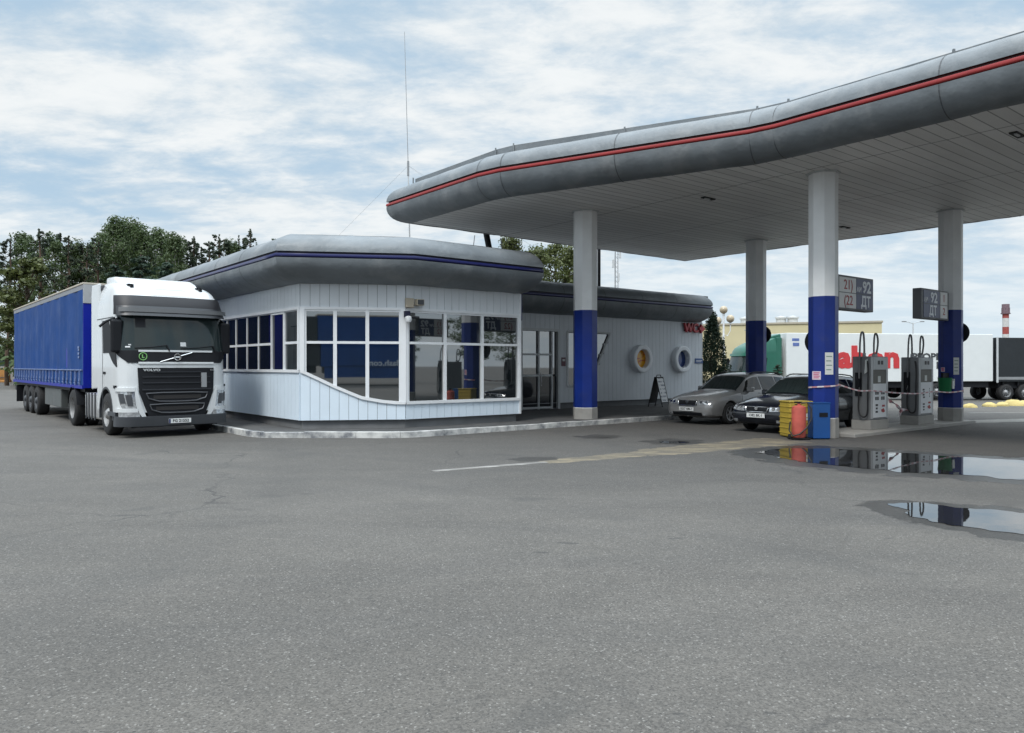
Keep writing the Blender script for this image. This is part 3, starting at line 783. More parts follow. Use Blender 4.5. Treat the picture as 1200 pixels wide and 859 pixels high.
# upstand sheet behind the rounded fascia
mb = MB(); up = densify(cp2, 3.0, True); o1 = offset(cp2, -.18, True); o2 = offset(cp2, -.2, True)
pp = sweep([(-.12, 7.42), (-.12, 7.74), (-.15, 7.74), (-.15, 7.42)], cp2, True)
pp.v = [(x, y, z if z < 7.6 else z-.12*smooth(0, 5, x)) for x, y, z in pp.v]
sp = densify(cp2, 3.2, True)
for i in range(len(sp)):
    a = Vector(sp[i]); t = (Vector(sp[(i+1) % len(sp)])-Vector(sp[i-1])).normalized(); n = Vector((t.y, -t.x)); q = a+n*-.10
    pp.box(q.x-.02, q.x+.02, q.y-.02, q.y+.02, 7.42, 7.78-.12*smooth(0, 5, q.x))
pp.build('upstand', M_fascia, can, world=True)
# broken lamp recesses in the soffit
M_hole = pm('dark_recess', (.03, .03, .03), .8)
for (px, py) in ((830, 233), (990, 267), (1192, 158)):
    Y = F*(ZC-H)/(430-py); X = (px-600)/F*Y
    mb = MB(); c = Vector((X, Y))
    def xf(x, y, z, c=c): p = c+A2*x-B2*y; return (p.x, p.y, z)
    mb.box(-.24, .24, -.07, .07, ZC-.03, ZC+.01, xf=xf); f_ = mb.build('ceiling_light', M_hole, can, world=True)
    mb = MB(); mb.box(-.18, .02, -.05, .0, ZC-.055, ZC-.031, xf=xf); mb.build('tube_holder', M_lgrey, f_, world=True)
COLS = [Vector((2.19, 22.7)), Vector((8.98, 27.95)), Vector((7.46, 18.2)), Vector((13.05, 22.6)), Vector((12.75, 13.7)), Vector((18.3, 18.1))]
RADS = [.335, .335, .31, .305, .31, .31]
for c, r in zip(COLS, RADS):
    z0 = .0
    n = 8
    def octo(rr, c=c):
        return [(c.x+rr/math.cos(math.pi/8)*math.cos(ANG+.18+math.pi/8+k*math.pi/4), c.y+rr/math.cos(math.pi/8)*math.sin(ANG+.18+math.pi/8+k*math.pi/4)) for k in range(8)]
    mb = MB(); mb.prism(octo(r), z0, ZC+.02); k = mb.build('column', M_colw, can, world=True, bevel=.012)
    mb = MB(); mb.prism(octo(r+.004), .47, 3.36); mb.build('blue_band', M_blue, k, world=True, bevel=.012)
    mb = MB(); mb.prism(octo(r+.012), z0, .46); mb.build('base', M_conc, k, world=True)
    mb = MB(); mb.prism(octo(r+.05), ZC-.035, ZC+.005); mb.build('collar', M_lgrey, k, world=True)
# island kerb
P3 = COLS[2]; P4 = COLS[3]
def isl(x, y, z): p = P3+A2*x-B2*y; return (p.x, p.y, z)
mb = MB(); mb.box(.45, 7.7, -.55, .6, -.1, .085, xf=isl)
o = tag(mb.build('pump_island', M_conc, bevel=.02), kind='structure')
# ---- steel posts on the roofs, whip aerial
def post(name, label, cat, p0, p1, r, mat, group=None):
    o = thing(name, label, cat, tuple(p0)); d = Vector(p1)-Vector(p0)
    mb = MB(); mb.tube([(0, 0, 0), tuple(d)], r, 10); mb.build('pole', mat, o, sm=50)
    mb = MB(); mb.cyl((0, 0, -.02), (0, 0, .03), r*2.4, n=12); mb.build('foot_plate', mat, o)
    return o
d = (Lc+A2*8.2-B2*.45)
post('steel_post', 'dark upright steel post between the wing roof and the canopy edge', 'post', (3.62, 31.6, 4.72), (3.62, 31.6, 6.95), .07, M_black)
o = post('roof_strut', 'dark leaning steel strut on the hall roof under the canopy edge', 'post', (-.62, 27.2, 4.9), (-.95, 27.2, 6.6), .11, M_black)
mb = MB(); mb.tube([(-.9, .1, 0), (-.72, .1, 1.5)], .015); mb.tube([(.35, .1, 0), (.22, .1, 1.4)], .015); mb.build('stay', M_grey, o)
ap = PT(480.5, 276, 26.0)
o = thing('whip_aerial', 'tall thin whip aerial standing on the hall roof behind the canopy tip', 'aerial', tuple(ap-Vector((0, 0, .9))))
top = PT(474, 38, 26.0)-ap+Vector((0, 0, .9)); mid = PT(478.3, 195, 26.0)-ap+Vector((0, 0, .9))
mb = MB(); mb.tube([(0, 0, 0), tuple(mid)], .024, 8); mb.build('mast', M_lgrey, o)
mb = MB(); mb.tube([tuple(mid), tuple(mid.lerp(top, .5)), tuple(top)], [.014, .011, .008], 6); mb.build('whip', M_grey, o)
mb = MB(); mb.cyl(tuple(mid-Vector((0, 0, .35))), tuple(mid+Vector((0, 0, .15))), 0.038); mb.build('coil', M_grey, o)
mb = MB()
for q in (Vector((5.5, 2, 0)), Vector((4.0, -1.2, 0)), Vector((-4.5, 3, 0))): mb.tube([tuple(mid), tuple(q)], .003, 4)
mb.build('guy_wire', M_grey, o)

# ---- price boards hung from the columns
M_sblue = pm('sign_blue', (.035, .048, .13), .4, var=.12); M_spale = pm('sign_pale', (.74, .74, .73), .45, var=.06, dirt=.3, ds=3)
M_sred = pm('price_figure', (.34, .03, .03), .5); M_stext = pm('sign_letter', (.78, .80, .84), .45)
def price_sign(col, s0, s1, z0, z1, label, flip):
    p = col+A2*s0; L = s1-s0
    o = thing('price_sign', label, 'sign', (p.x, p.y, z0), ANG, 'price signs hung from the canopy columns')
    Hh = z1-z0
    mb = MB(); mb.box(0, L, -.12, .12, 0, Hh); mb.build('case', pm('sign_case_grey', (.13, .135, .145), .5, dirt=.3, ds=3), o, bevel=.015)
    bx = L*.50
    blue = (0.14, L*.68) if flip else (L*.50, L-.05); pale = (L*.70, L-.05) if flip else (.05, L*.49)
    mb = MB(); mb.box(blue[0], blue[1], -.128, -.119, .05, Hh-.05); pb = mb.build('fuel_panel', M_sblue, o)
    mb = MB(); mb.box(pale[0], pale[1], -.128, -.119, .05, Hh-.05); pp_ = mb.build('price_panel', M_spale, o)
    mb = MB(); mb.box(.05, L-.05, -.132, -.126, Hh*.5-.008, Hh*.5+.008); mb.build('divider', M_dgrey, o)
    cx = (blue[0]+blue[1])/2; w = blue[1]-blue[0]
    text('92', .40, M_stext, pb, 'lettering', (cx+w*.12, -.13, Hh*.70), bold=.012, sx=1.1, align='CENTER')
    text('АИ', .17, M_stext, pb, 'lettering', (blue[0]+.13, -.13, Hh*.62), bold=.004)
    text('ДТ', .36, M_stext, pb, 'lettering', (cx+w*.06, -.13, Hh*.27), bold=.012, sx=.95)
    cx = (pale[0]+pale[1])/2
    if flip:
        text('1', .3, M_sred, pp_, 'figure', (cx, -.13, Hh*.72)); text('2', .3, M_sred, pp_, 'figure', (cx, -.13, Hh*.28))
    else:
        text('21)', .34, M_sred, pp_, 'figure', (cx+.03, -.13, Hh*.72)); text('(22', .34, M_sred, pp_, 'figure', (cx+.03, -.13, Hh*.27))
    fac = [c for c in o.children_recursive if not c.name.startswith(('case', 'bracket'))]
    back = {}
    for c in fac:                                # the same two faces on the other side of the board
        d = c.copy(); d.data = c.data.copy(); COL.objects.link(d); back[c] = d
        d.data.transform(Matrix.Translation((L, 0, 0)) @ Matrix.Rotation(math.pi, 4, 'Z'))
    for c, d in back.items(): d.parent = back.get(c.parent, o)
    mb = MB()
    if flip: mb.box(L, L+.22, -.06, .06, 0.0, Hh*.98)
    else: mb.box(-.2, 0, -.05, .05, Hh*.2, Hh*.3); mb.box(-.2, 0, -.05, .05, Hh*.7, Hh*.8)
    mb.build('bracket', M_grey, o)
    return o
price_sign(P3, .46, 2.25, 3.08, 3.93, 'fuel price sign with red 21 and 22 figures left of 92 on the nearest column', False)
price_sign(P4, -2.26, -.5, 3.03, 3.88, 'fuel price sign with blue panel left of a narrow white one on the right-hand column', True)
price_sign(Vector((12.75, 13.7)), .46, 2.25, 3.08, 3.93, 'fuel price sign beyond the right edge of the photo', False)
bpy.data.objects.remove  # (kept)

# round plates seen from the back
def disc(col, sgn, z, label):
    p = col+A2*.40+B2*(.06 if sgn > 0 else -.40)
    o = thing('round_plate', label, 'round sign', (p.x, p.y, z), ANG, 'round plates on the columns')
    mb = MB(); n = 28
    mb.lathe([(.0005, -.012), (.30, -.012), (.315, 0), (.30, .012), (.0005, .012)], axis='X', n=n); mb.build('plate', M_black, o, sm=40)
    mb = MB(); mb.box(-.2, .0, -.03, .03, -.03, .03); mb.build('bracket', M_dgrey, o)
    return o
disc(COLS[1], 1, 2.86, 'dark round plate on the far column in front of the green lorry')
disc(P3, -1, 2.31, 'dark round plate peeking out left of the nearest blue column')
disc(P4, 1, 2.70, 'dark round plate on the right side of the right-hand column')

# ---- paper notices on the columns
def notice(px, py, w, h, col, label, mat, kind='sheet'):
    k = (px-600)/F; ci = COLS[col]; r = RADS[col]
    best = None                              # stand it on the face of the octagon that is sighted
    for f in range(8):
        a = ANG+.18+f*math.pi/4; nv = Vector((math.cos(a), math.sin(a))); t = Vector((-nv.y, nv.x))
        den = t.x-k*t.y; q = ci+nv*(r+.004)
        if abs(den) < 1e-6: continue
        s = (k*q.y-q.x)/den
        if abs(s) <= (r+.004)*math.tan(math.pi/8)+.03 and nv.dot(-q.normalized()) > 0.05:
            p = q+t*s; best = (p, nv, a)
    if not best: 
        nv = -ci.normalized(); best = (ci+nv*r, nv, math.atan2(nv.y, nv.x))
    p, nv, a = best; z = H-(py-430)/F*p.y
    p = p+nv*.004
    o = thing('notice', label, 'notice', (p.x, p.y, z), a+math.pi/2, 'paper notices on the columns')
    mb = MB(); mb.box(-w/2, w/2, -.004, .0, -h/2, h/2); mb.build('sheet', mat, o)
    mb = MB()
    for i in range(4): mb.box(-w*.36, w*(.36-.1*(i % 2)), -.0055, -.004, h*(.32-.2*i)-.012, h*(.32-.2*i)+.012)
    mb.build('print', pm('notice_print', (.22, .30, .26), .6) if kind == 'sheet' else pm('pink_print', (.5, .12, .22), .6), o)
M_paper = pm('paper', (.66, .68, .66), .6, var=.06); M_paperp = pm('pinkish_paper', (.62, .52, .60), .6, var=.1)
notice(957, 441, .2, .2, 2, 'small white and pink notice high on the nearest blue column', M_paperp, 'p')
notice(971.5, 427, .2, .52, 2, 'tall pale green notice on the right face of the nearest blue column', M_paper)
notice(1105, 434, .10, .13, 3, 'small pinkish square notice uppermost on the left of the right-hand column', M_paperp, 'p')
notice(1109.5, 449.5, .12, .14, 3, 'small white notice low on the right-hand column, left of its neighbour', M_paper)
notice(1116.5, 449, .12, .2, 3, 'white notice low on the right-hand column, right of its neighbour', M_paper)
notice(1120.5, 430, .17, .5, 3, 'tall white and green notice on the right face of the right-hand column', M_paper)

# ---- fuel pumps
M_hose = pm('black_hose', (.015, .015, .016), .5); M_hoseg = pm('grey_hose', (.17, .17, .175), .5, var=.1)
M_pgrey = pm('pump_grey', (.20, .205, .21), .45, .2, var=.08, dirt=.3, dcol=(.09, .09, .09), ds=3)
M_pframe = pm('pump_frame_grey', (.46, .47, .48), .45, .2, var=.08, dirt=.3, dcol=(.2, .2, .2), ds=3)
M_recess = pm('pump_recess', (.10, .095, .08), .5, var=.2)
def pump(p, z, label, style, kinds=True):
    o = thing('fuel_pump', label, 'fuel pump', (p.x, p.y, z), ANG, 'fuel pumps on the island')
    w, d = .94, .46; x0, x1 = -w/2, w/2; y0, y1 = -d/2, d/2
    mb = MB(); mb.box(x0-.02, x1+.02, y0-.02, y1+.02, 0, .24); mb.build('plinth', M_conc, o, bevel=.012)
    mb = MB(); mb.box(x0, x1, y0, y1, .24, 1.86); mb.build('cabinet', M_pgrey, o, bevel=.015)
    mb = MB(); mb.box(x0+.02, x0+.12, y0-.018, y0-.001, .28, 1.84); mb.box(x1-.12, x1-.02, y0-.018, y0-.001, .28, 1.84); mb.build('frame_strip', M_pframe, o)
    mb = MB(); mb.box(x0+.125, x1-.125, y0-.03, y0-.001, 1.52, 1.84); hd = mb.build('display_head', M_lgrey, o, bevel=.01)
    mb = MB(); mb.box(x0+.22, x1-.22, y0-.036, y0-.029, 1.63, 1.78); dp = mb.build('display', M_lgrey, hd)
    mb = MB()
    for q in ((-.14, -.03), (.03, .14)): mb.box(q[0], q[1], y0-.042, y0-.035, 1.655, 1.755)
    mb.build('digits', M_ink, hd)
    mb = MB(); mb.box(x0+.125, x1-.125, y0-.008, y0-.001, 1.17, 1.515); rc = mb.build('recess', M_recess, o)
    mb = MB(); mb.box(-.08, .06, y0-.014, y0-.008, 1.2, 1.36); mb.build('slip', M_paper, rc)
    mb = MB(); mb.box(x0+.125, x1-.125, y0-.022, y0-.001, .30, 1.165); pn = mb.build('front_panel', M_white, o, bevel=.006)
    mb = MB(); yy0, yy1 = y0-.026, y0-.0215
    def blk(cx, cz, wx, hz): mb.box(cx-wx/2, cx+wx/2, yy0, yy1, cz-hz/2, cz+hz/2)
    if style == 0:
        for cx in (-.16, .16):
            for q in (-1, 1):
                for r in range(2): blk(cx+q*.052, .93-r*.14, .075, .085)
        for r in range(3): blk(-.17, .62-r*.085, .12-.03*(r % 2), .05)
    else:
        for r in range(4): blk(-.18+.02*(r % 2), .96-r*.07, .11, .045)
        for r in range(3): blk(-.17, .56-r*.075, .12-.02*r, .045)
        for r in range(4): blk(.2, .98-r*.07, .02, .05)
    mb.build('pictogram', M_ink, pn)
    mb = MB()
    mb.yprism([(.07, .50), (.2, .53), (.27, .45), (.2, .42), (.09, .44)], yy0-.002, yy1); mb.box(.12, .26, yy0-.002, yy1, .57, .62); mb.build('pictogram', M_sred, pn, label='red hand pictogram')
    # two hoses arching over the top on spring arms, nozzles holstered on the left side
    def hose(pts, r=.022, mat=M_hose, nm='hose'):
        q = [Vector(a) for a in pts]; out = []
        for i in range(len(q)-1):
            a, b, c, e = q[max(i-1, 0)], q[i], q[i+1], q[min(i+2, len(q)-1)]
            for t in [k/6 for k in range(6)]:
                out.append(.5*((2*b)+(c-a)*t+(2*a-5*b+4*c-e)*t*t+(3*b-a-3*c+e)*t**3))
        out.append(q[-1]); mb = MB(); mb.tube(out, r, 8); return mb.build(nm, mat, o, sm=60)
    hose([(x0-.03, .05, .95), (x0-.05, .02, 1.6), (x0-.02, .02, 2.2), (x0+.05, .02, 2.46), (x0+.16, .02, 2.44), (x0+.20, .02, 2.15), (x0+.20, .02, 1.85)], .024, M_hoseg)
    hose([(x1-.18, .04, 1.85), (x1-.18, .04, 2.2), (x1-.13, .04, 2.44), (x1-.02, .04, 2.44), (x1+.04, .04, 2.25), (x1-.0, .05, 2.0), (x1-.1, .05, 1.86)], .024, M_hoseg)
    hose([(x0-.05, .03, 1.0), (x0-.07, .03, .5), (x0-.09, -.08, .33), (x0-.07, -.19, .42), (x0-.06, -.2, .9), (x0-.04, -.2, 1.5), (x0-.02, -.16, 1.75)], .02)
    mb = MB(); mb.box(x0-.03, x0-.001, -.02, .15, .85, 1.45); mb.build('holster', M_black, o, bevel=.008)
    mb = MB(); mb.tube([(x0-.07, .06, 1.02), (x0-.08, .06, 1.25), (x0-.07, .09, 1.38)], [.028, .034, .022], 8); mb.box(x0-.095, x0-.05, .0, .03, 1.08, 1.3); mb.build('nozzle', M_black, o)
    mb = MB(); mb.box(x0+.17, x0+.23, -.01, .05, 1.86, 1.95); mb.build('hose_clamp', M_grey, o)
    mb = MB(); mb.box(x1-.21, x1-.06, 0, .08, 1.86, 1.93); mb.build('hose_clamp', M_grey, o)
    return o
pm1 = P3+A2*2.32; pm2 = P3+A2*5.05
pu = pump(pm1, .085, 'grey fuel pump nearest the yellow bin with a paper slip tied to its hose', 0)
mb = MB()
mb.slab(lambda u, w, off: (-.60+u*.04+w*.30, -.15-off-.03*math.sin(w*3), 1.42+u*.34+w*.14), [0, .5, 1], [0, .33, .66, 1], .004); mb.build('slip', M_paper, pu, label='crumpled white paper slip')
pump(pm2, .085, 'grey fuel pump beside the right-hand column, farther of the two', 1)
p5 = Vector((12.75, 13.7)); pump(p5+A2*2.3, .085, 'grey fuel pump beyond the right edge of the photo', 0)

# ---- barrier tape from the near column to the far one
def tape_mat():
    m, nt, b = newmat('barrier_tape')
    uv = nt.nodes.new('ShaderNodeAttribute'); uv.attribute_name = 'run'
    f = mth(nt, 'LESS_THAN', mth(nt, 'FRACT', mth(nt, 'DIVIDE', uv.outputs['Fac'], .3)), .5)
    nt.links.new(mixc(nt, f, (.66, .60, .62), (.50, .24, .26)), b.inputs['Base Color']); b.inputs['Roughness'].default_value = .4; return m
M_tape = tape_mat()
def ribbon(name, label, pts, w=.05, twist=0.0, group=None):
    q = [Vector(p) for p in pts]; out = []
    for i in range(len(q)-1):
        a, b, c, e = q[max(i-1, 0)], q[i], q[i+1], q[min(i+2, len(q)-1)]
        for t in [k/8 for k in range(8)]:
            out.append(.5*((2*b)+(c-a)*t+(2*a-5*b+4*c-e)*t*t+(3*b-a-3*c+e)*t**3))
    out.append(q[-1]); o0 = out[0].copy()
    vs = []; run = [0.0]
    for i, p in enumerate(out):
        if i: run.append(run[-1]+(p-out[i-1]).length)
        t = (out[min(i+1, len(out)-1)]-out[max(i-1, 0)]).normalized(); side = t.cross(Vector((0, 0, 1))).normalized(); upv = side.cross(t).normalized()
        a = twist*run[-1]; u = upv*math.cos(a)+side*math.sin(a); v = side*math.cos(a)-upv*math.sin(a)
        for (k, l) in ((-1, -1), (1, -1), (1, 1), (-1, 1)): vs.append(p-o0+u*w/2*k+v*.0015*l)
    n = len(out); fs = [(4*i+k, 4*i+4+k, 4*i+4+(k+1) % 4, 4*i+(k+1) % 4) for i in range(n-1) for k in range(4)]+[(0, 1, 2, 3), (4*n-4, 4*n-3, 4*n-2, 4*n-1)]
    mb = MB(); mb.add(vs, fs); o = mb.build(name, M_tape); o.location = o0
    at = o.data.attributes.new('run', 'FLOAT', 'POINT'); at.data.foreach_set('value', [r for r in run for _ in range(4)])
    tag(o, label, 'barrier tape', group); return o
def colring(c, r, z):
    return [(c.x+r*1.05*math.cos(t), c.y+r*1.05*math.sin(t), z) for t in [ANG+math.pi/8+.18+math.pi*1.0+k*math.pi/4 for k in range(0, 5)]]
r3 = [(P3.x+.345*math.cos(t), P3.y+.345*math.sin(t), 1.18+.01*k) for k, t in enumerate([math.radians(d) for d in (150, 180, 205, 230, 255, 280, 305, 330, 350)])]
f1 = pm1-A2*.5+B2*.26; f2 = pm1+A2*.49+B2*.27; f3 = pm2-A2*.5+B2*.27; f4 = pm2+A2*.5+B2*.27; f5 = P4+B2*.33
ribbon('barrier_tape', 'striped barrier tape strung from the nearest column along both pumps to the right-hand column', r3+[(lerp(P3.x, f1.x, .6)+.1, lerp(P3.y, f1.y, .6)-.1, 1.10), (f1.x, f1.y, 1.08), (f2.x, f2.y, 1.02), (lerp(f2.x, f3.x, .5), lerp(f2.y, f3.y, .5), .97), (f3.x, f3.y, .95), (f4.x, f4.y, .98), (lerp(f4.x, f5.x, .5), lerp(f4.y, f5.y, .5), .94), (f5.x, f5.y, .97), (P4.x+.35, P4.y-.05, .98)], .034)
e0 = pm1+A2*.5+B2*.1
ribbon('loose_tape', 'tangled red and white tape end hanging between the two pumps', [(e0.x, e0.y, 1.0), (e0.x+.25, e0.y+.15, .78), (e0.x+.5, e0.y+.3, .66), (e0.x+.68, e0.y+.42, .50), (e0.x+.62, e0.y+.36, .40), (e0.x+.74, e0.y+.5, .52), (e0.x+.95, e0.y+.62, .5)], .08, 9.0)

# ---- bins and extinguisher at the foot of the nearest column
p = G(936.5, 514.5)
o = thing('sand_bin', 'yellow ribbed bin standing behind the red extinguisher at the nearest column', 'bin', tuple(p+Vector((.02, .28, 0))), .12)
M_yel = pm('yellow_paint', (.46, .33, .045), .6, var=.15, dirt=.55, dcol=(.20, .15, .06), ds=4)
mb = MB(); mb.box(-.28, .28, -.26, .26, .02, .84); mb.build('body', M_yel, o, bevel=.03)
mb = MB()
for k in range(6): mb.box(-.29, .29, -.27, .27, .1+k*.125, .118+k*.125)
mb.build('rib', M_yel, o, bevel=.004)
mb = MB(); mb.box(-.295, .295, -.275, .275, .84, .872); mb.build('lid', pm('yellow_lid', (.44, .32, .05), .5, dirt=.5, ds=3), o, bevel=.01)
mb = MB(); mb.box(.12, .2, -.266, -.26, .42, .58); mb.build('label', M_paper, o)
p = G(935, 515.5)
o = thing('fire_extinguisher', 'large faded red fire extinguisher with looped black hose before the yellow bin', 'fire extinguisher', tuple(p+Vector((-.03, -.14, 0))))
M_ext = pm('extinguisher_red', (.50, .10, .075), .55, var=.2, vs=4, dirt=.3, dcol=(.3, .08, .06), ds=5)
mb = MB(); mb.lathe([(.001, .05), (.13, .05), (.155, .09), (.16, .2), (.16, .70), (.15, .755), (.10, .785), (.04, .795), (.04, .83), (.001, .83)], n=24); mb.build('cylinder', M_ext, o, sm=40)
mb = MB(); mb.cyl((0, 0, .80), (0, 0, .88), .035); mb.box(-.10, .06, -.02, .02, .85, .88); mb.box(-.09, .05, -.015, .015, .80, .82); mb.build('valve', M_black, o)
mb = MB(); mb.tube([(.04, -.03, .84), (.16, -.08, .86), (.235, -.13, .72), (.22, -.17, .48), (.10, -.2, .28), (-.06, -.2, .14), (-.2, -.17, .1), (-.26, -.1, .22), (-.22, -.06, .42)], .017, 8); mb.build('hose', M_hose, o, sm=60)
mb = MB(); mb.tube([(-.20, -.12, .03), (.22, -.12, .03)], .02); mb.tube([(-.2, -.12, .03), (-.2, .14, .03)], .02); mb.tube([(.2, -.12, .03), (.2, .14, .03)], .02); mb.build('cradle', M_black, o)
for q in (-.19, .19):
    mb = MB(); mb.lathe([(.001, -.02), (.06, -.02), (.065, 0), (.06, .02), (.001, .02)], (q, .06, .065), axis='X', n=16); mb.build('wheel', M_rubber, o, sm=40)
p = G(962.5, 516)
o = thing('litter_bin', 'blue painted box bin with a black slot at the foot of the nearest column', 'bin', tuple(p+Vector((0, .16, 0))), .05)
M_bin = pm('bin_blue', (.006, .070, .26), .45, var=.1, coat=.2)
mb = MB(); mb.box(-.205, .205, -.17, .13, .02, .83); mb.build('body', M_bin, o, bevel=.015)
mb = MB(); mb.box(-.215, .215, -.18, .14, .83, .855); mb.build('lid', M_bin, o, bevel=.006)
mb = MB(); mb.box(-.06, .14, -.178, -.169, .52, .62); mb.build('slot', M_black, o)
mb = MB()
for sx in (-.16, .16):
    for sy in (-.12, .08): mb.box(sx-.025, sx+.025, sy-.025, sy+.025, 0, .03)
mb.build('foot', M_black, o)
q = P4-A2*.52+B2*.05
o = thing('litter_basket', 'green litter bucket hung on the left of the right-hand column', 'bin', (q.x, q.y, .92), ANG)
M_green = pm('bucket_green', (.015, .19, .07), .45, var=.12)
mb = MB(); mb.lathe([(.001, 0), (.15, 0), (.16, .02), (.19, .42), (.20, .44), (.185, .44), (.15, .05), (.001, .04)], n=20); mb.build('bucket', M_green, o, sm=40)
mb = MB(); mb.box(.17, .24, -.05, .05, .28, .40); mb.box(-.20, .20, -.03, .03, .44, .58); mb.build('hanger', M_black, o)
mb = MB(); mb.box(.02, .14, -.205, -.18, .12, .36); mb.build('label', M_paper, o)
# ================================================================== vehicles
def wheel(parent, c, r, w, side=1, rim=M_grey, name='wheel', deep=False, spokes=0):
    """axle along local x; side=+1 shows its face towards +x"""
    mb = MB(); s = side
    prof = [(r*.60, -w/2), (r*.88, -w/2), (r*.97, -w*.42), (r, -w*.30), (r, w*.30), (r*.97, w*.42), (r*.88, w/2), (r*.60, w/2)]
    mb.lathe(prof, c, 'X', 28, True)
    t = mb.build(name, M_rubber, parent, sm=40)
    mb = MB(); e = w/2*s
    if spokes:
        mb.lathe([(r*.66, e*1.0), (r*.62, e*.97), (r*.60, e*.4), (.001, e*.35)], c, 'X', 28, cap=False)
    elif deep: mb.lathe([(r*.62, e*1.0), (r*.58, e*.95), (r*.54, -e*.1), (r*.34, -e*.3), (r*.30, e*.2), (r*.16, e*.45), (.001, e*.45)], c, 'X', 28, cap=False)
    else: mb.lathe([(r*.62, e*1.0), (r*.58, e*.95), (r*.54, e*.30), (r*.36, e*.35), (r*.26, e*.8), (r*.14, e*1.15), (.001, e*1.15)], c, 'X', 28, cap=False)
    mb.lathe([(r*.615, -w*.45), (r*.615, w*.45)], c, 'X', 20, cap=False)
    if spokes:
        rm = mb.build('rim', M_dgrey, t, sm=40); mb = MB()
        mb.lathe([(r*.66, e*1.02), (r*.60, e*1.0), (r*.60, e*.8)], c, 'X', 28, cap=False); mb.lathe([(r*.16, e*.7), (r*.15, e*.98), (.001, e*1.0)], c, 'X', 16, cap=False)
        for k in range(spokes):
            a = 2*math.pi*k/spokes+.3
            def xf(x, y, z, a=a): return (c[0]+x, c[1]+y*math.cos(a)-z*math.sin(a), c[2]+y*math.sin(a)+z*math.cos(a))
            mb.box(min(e*.6, e*.92), max(e*.6, e*.92), r*.1, r*.62, -r*.06, r*.06, xf=xf)
        mb.build('spokes', rim, t, sm=35); return t
    rm = mb.build('rim', rim, t, sm=40)
    mb = MB()
    for k in range(10):
        a = 2*math.pi*k/10; q = (c[0]+e*(.0 if deep else .34), c[1]+r*.45*math.cos(a), c[2]+r*.40*math.sin(a))
        mb.cyl(q, (q[0]+.012*s, q[1], q[2]), r*.075, n=8)
    mb.build('rim_hole', M_black, t)
    return t

# ------------------------------------------------ heavy tractor cab
class Cab:
    def __init__(s, W=2.5, yb=2.28, r=.32, bulge=.10, top=3.78, yf=None, wt=None):
        s.W = W; s.yb = yb; s.r = r; s.bl = bulge; s.top = top
        s.yf = yf or [(.28, .03), (.5, 0), (1.0, 0.0), (1.65, .03), (2.05, .07), (2.9, .24), (3.15, .30), (3.38, .42), (3.55, .62), (3.66, .86), (3.74, 1.15), (3.78, 1.5)]
        s.wt = wt or [(2.9, 1.0), (3.3, .975), (3.6, .925), (3.78, .86)]
    def pt(s, q, z, off=0.0):
        """q: 0 front middle, 1 start of corner, 2 end of corner, 3 back of the side; sign picks the side (+ = image right)"""
        hw = s.W/2*interp(s.wt, z); y0 = interp(s.yf, z); r = s.r; a = abs(q); sg = 1 if q >= 0 else -1
        def raw(a):
            if a <= 1: x = a*(hw-r); y = 0
            elif a <= 2:
                t = (a-1)*math.pi/2; x = hw-r+r*math.sin(t); y = r*(1-math.cos(t))
            else:
                x = hw; y = r+(a-2)*max(.05, s.yb-y0-r)
            y += s.bl*min(1, (x/hw))**2 if a <= 2 else s.bl*(1-(a-2))
            return x, y
        x, y = raw(a); e = .02
        x1, y1 = raw(min(3, a+e)); x0, y0b = raw(max(0, a-e))
        tx, ty = x1-x0, y1-y0b; L = math.hypot(tx, ty) or 1; nx, ny = ty/L, -tx/L
        if a < 1e-6: nx, ny = 0, -1
        return (s.W/2+sg*(x+nx*off), y0+y+ny*off, z)
    QS = [-3, -2.75, -2.5, -2.25, -2, -1.8, -1.6, -1.4, -1.2, -1, -.75, -.5, -.25, 0, .25, .5, .75, 1, 1.2, 1.4, 1.6, 1.8, 2, 2.25, 2.5, 2.75, 3]
    def shell(s, z0, name, mat, parent):
        zs = sorted(set([z0, z0+.1]+[z for z in [.7, .9, 1.2, 1.5, 1.8, 2.05, 2.4, 2.7, 2.9, 3.1, 3.25, 3.38, 3.47, 3.55, 3.61, 3.66, 3.71, 3.75, 3.78, 2.0, 2.2, 2.5, 2.8, 3.0] if z0 < z <= s.top]))
        mb = MB(); vs = [s.pt(q, z) for z in zs for q in s.QS]; m = len(s.QS); n = len(zs)
        fs = [(i*m+j, i*m+(j+1) % m, (i+1)*m+(j+1) % m, (i+1)*m+j) for i in range(n-1) for j in range(m)]
        fs += [tuple(range(m))[::-1], tuple(range((n-1)*m, n*m))]
        mb.add(vs, fs); return mb.build(name, mat, parent, sm=32)
    def patch(s, zs, ql, qr, off, name, mat, parent, th=.03, nq=None, label=None):
        """piece lying on the cab skin between the curves ql(z) and qr(z)"""
        fl = ql if callable(ql) else (lambda z: interp(ql, z) if isinstance(ql, list) else ql)
        fr = qr if callable(qr) else (lambda z: interp(qr, z) if isinstance(qr, list) else qr)
        span = max(abs(fr(z)-fl(z)) for z in zs); n = nq or max(3, int(span/.12))
        mb = MB(); mb.slab(lambda z, t, o: s.pt(lerp(fl(z), fr(z), t), z, off+o), zs, [k/n for k in range(n+1)], th)
        return mb.build(name, mat, parent, sm=35, label=label)
def zr(a, b, n): return [lerp(a, b, k/n) for k in range(n+1)]

